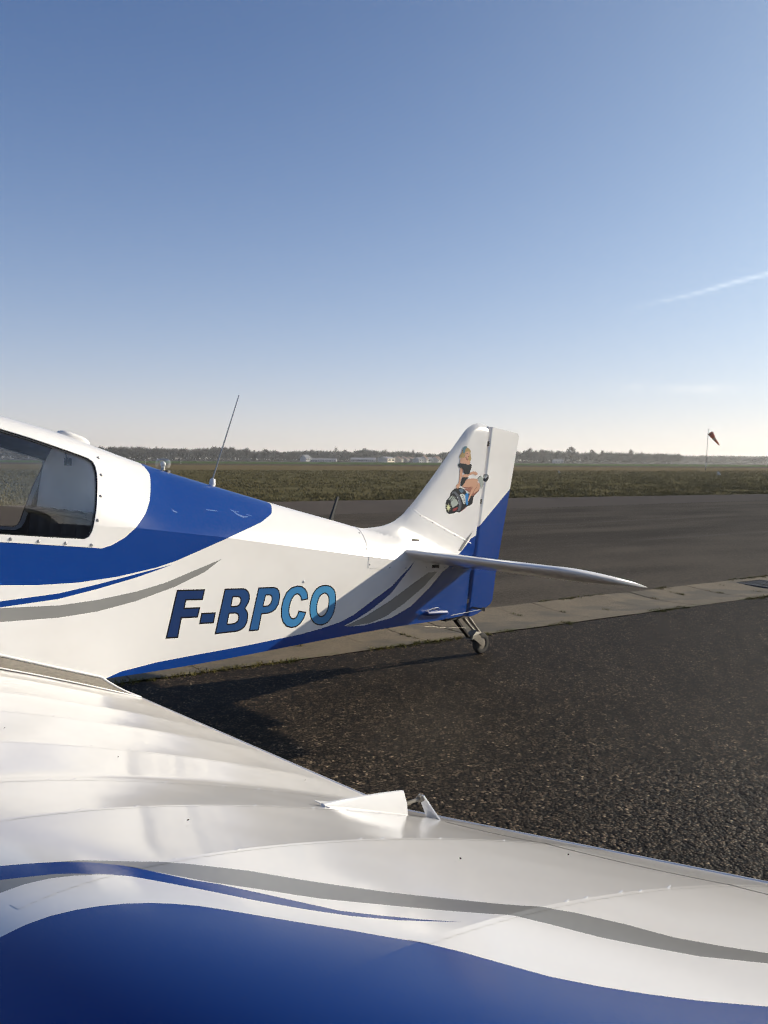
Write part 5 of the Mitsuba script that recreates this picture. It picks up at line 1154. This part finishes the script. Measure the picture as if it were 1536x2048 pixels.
# hill on the right horizon
xs = np.linspace(300, 2400, 160); prof = 15 * np.exp(-((xs - 1150) / 420) ** 2) + 2 + 4 * meshkit.fbm(np.stack([xs * .02, 0 * xs, 0 * xs], -1), 4, 2)
prof *= sstep(300, 760, xs)
rows = [np.stack([xs, 0 * xs + y, np.maximum(prof * k - .3, -.3)], -1) for y, k in ((2150, 0), (2320, .55), (2500, .92), (2650, 1.0), (2900, .4))]
v = np.vstack(rows); i, j = np.meshgrid(np.arange(4), np.arange(159), indexing='ij')
q = np.stack([i * 160 + j, i * 160 + j + 1, (i + 1) * 160 + j + 1, (i + 1) * 160 + j], -1).reshape(-1, 4)
scene['hill_bsdf'] = {'type': 'twosided', 'bsdf': {'type': 'diffuse', 'reflectance': proc(lambda p, n, uv: mix((.035, .040, .028), (.075, .075, .050), fbm(p.x * .02, p.y * .02, p.z * .05, 3)))}}
put('hill', v, np.vstack([q[:, [0, 1, 2]], q[:, [0, 2, 3]]]), 'hill_bsdf', smooth=True)
structure('hill', 'low hazy wooded hill on the right horizon', 'hill')
rng = np.random.default_rng(12); m = 5000
xh = rng.uniform(700, 1900, m); yh = rng.uniform(2300, 2640, m); kh = np.interp(yh, [2150, 2320, 2500, 2650], [0, .55, .92, 1.0]); zh = np.interp(xh, xs, prof) * kh - 1
b = np.stack([xh, yh, zh], -1); w = rng.uniform(3, 7, m); v = np.stack([b - np.stack([w, 0 * w, 0 * w], -1), b + np.stack([w, 0 * w, 0 * w], -1), b + np.stack([rng.normal(0, 2, m), rng.normal(0, 2, m), rng.uniform(3, 7, m)], -1)], 1).reshape(-1, 3)
put('hill_wood', v, np.arange(3 * m).reshape(-1, 3), 'twigs_dark')
labels['hill_wood'] = {'label': 'far blue wood covering the low hill', 'category': 'wood', 'kind': 'stuff'}

# buildings
for nme, c in (('wall_white', (.52, .51, .49)), ('wall_grey', (.34, .34, .34)), ('roof_brown', (.20, .145, .115)), ('roof_grey', (.24, .25, .26)), ('roof_pale', (.33, .33, .34)), ('pane_dark', (.04, .045, .05)), ('wall_cream', (.62, .55, .44))):
    scene[nme] = {'type': 'twosided', 'bsdf': {'type': 'diffuse', 'reflectance': rgb(*c)}}


def shed(key, label, px, y, width, deep, eave, ridge, wall, roof, windows=4, rot=0.0, door=True, category='shed', group=None):
    """A gabled building with its ridge along its width, with windows, a door and a roof of its own."""
    key = thing(key); x = far_x(px, y); R = trimesh.transformations.rotation_matrix(rot, [0, 0, 1])
    def place(m_):
        m_.apply_transform(R); m_.apply_translation([x, y, -.05]); return m_
    body_ = sg.Polygon([(-deep / 2, 0), (deep / 2, 0), (deep / 2, eave), (0, ridge), (-deep / 2, eave)])
    b = trimesh.creation.extrude_polygon(body_, width, engine='earcut'); v = np.array(b.vertices); b.vertices = np.stack([v[:, 2] - width / 2, v[:, 0], v[:, 1]], -1)
    put_tm(key + '__wall', place(b), wall, False)
    o = .35
    for s in (-1, 1):
        rp = np.array([(-width / 2 - o, s * (deep / 2 + o), eave - o * (ridge - eave) / (deep / 2) + .03), (width / 2 + o, s * (deep / 2 + o), eave - o * (ridge - eave) / (deep / 2) + .03), (width / 2 + o, 0, ridge + .03), (-width / 2 - o, 0, ridge + .03)])
        put_tm(numbered(key + '__roof'), place(loft([rp, rp + [0, 0, .14]])), roof, False)
    n = windows
    for k in range(n):
        cx = -width / 2 + (k + .5) * width / n
        put_tm(numbered(key + '__window'), place(box(cx - .30 * width / n, cx + .30 * width / n, -deep / 2 - .05, -deep / 2 + .05, eave * .35, eave * .78)), 'pane_dark', False)
    if door:
        put_tm(key + '__door', place(box(width / 2 - 1.6, width / 2 - .5, -deep / 2 - .06, -deep / 2 + .05, 0, min(2.2, eave * .8))), 'roof_grey', False)
    labels[key] = {'label': label, 'category': category}
    if group: labels[key]['group'] = group


shed('long_shed', 'long low white shed with a row of windows at the left end', 640, 770, 31, 9, 1.9, 2.9, 'wall_white', 'roof_pale', 14)
shed('small_house', 'white gabled house at the left end of the long shed', 611, 765, 7, 8, 3.4, 6.2, 'wall_white', 'roof_grey', 3, .9, category='house')
shed('long_shed', 'long dark shed with a pale roof behind the middle of the field', 726, 780, 24, 10, 2.4, 3.9, 'wall_grey', 'roof_pale', 12)
shed('long_shed', 'grey shed whose cream gable end is sunlit', 772, 720, 15, 10, 3.4, 4.8, 'wall_cream', 'roof_pale', 2, 1.1)
for k, px in enumerate((794, 806, 818)):
    shed('brown_hangar', ('leftmost', 'middle', 'rightmost')[k] + ' of three small hangars with brown roofs', px, 735 + 6 * k, 6.2, 11, 2.6, 5.0, 'wall_cream', 'roof_brown', 2, 1.15, category='hangar', group='brown roofed hangars')
for k, (px, t) in enumerate(((836, 'white house with a grey roof right of the brown hangars'), (847, 'tall white house with a steep gable near the fin'), (856, 'small white house second from the fin'), (872, 'white house nearest the fin on the left'))):
    shed('white_house', t, px, 740 + 8 * k, 6.5, 7.5, 2.9, (4.6, 6.4, 4.8, 5.6)[k], 'wall_white', ('roof_grey', 'roof_brown')[k % 2], 2, (.8, 1.2, .6, .9)[k], category='house')
shed('white_house', 'tiny pale house low in the wood right of the rudder', 1114, 800, 9, 7, 2.4, 3.6, 'wall_white', 'roof_grey', 3, .2, category='house')
shed('white_house', 'house with a sunlit pale roof on the wood edge left of the windsock', 1338, 1035, 11, 9, 6.5, 9.8, 'wall_grey', 'roof_pale', 3, -.5, category='house')

# ------------------------------------------------------------------ air
scene['haze_air'] = {'type': 'homogeneous', 'albedo': rgb(.95, .95, .95), 'sigma_t': HAZE, 'phase': {'type': 'hg', 'g': .35}}
scene['camera']['medium'] = {'type': 'ref', 'id': 'haze_air'}
scene['haze'] = {'type': 'cube', 'to_world': T().translate([0, 0, 39.5]).scale([3300, 3300, 41]), 'bsdf': {'type': 'null'}, 'interior': {'type': 'ref', 'id': 'haze_air'}}
labels['haze'] = {'label': 'thin pale haze over the airfield', 'category': 'haze', 'kind': 'stuff'}
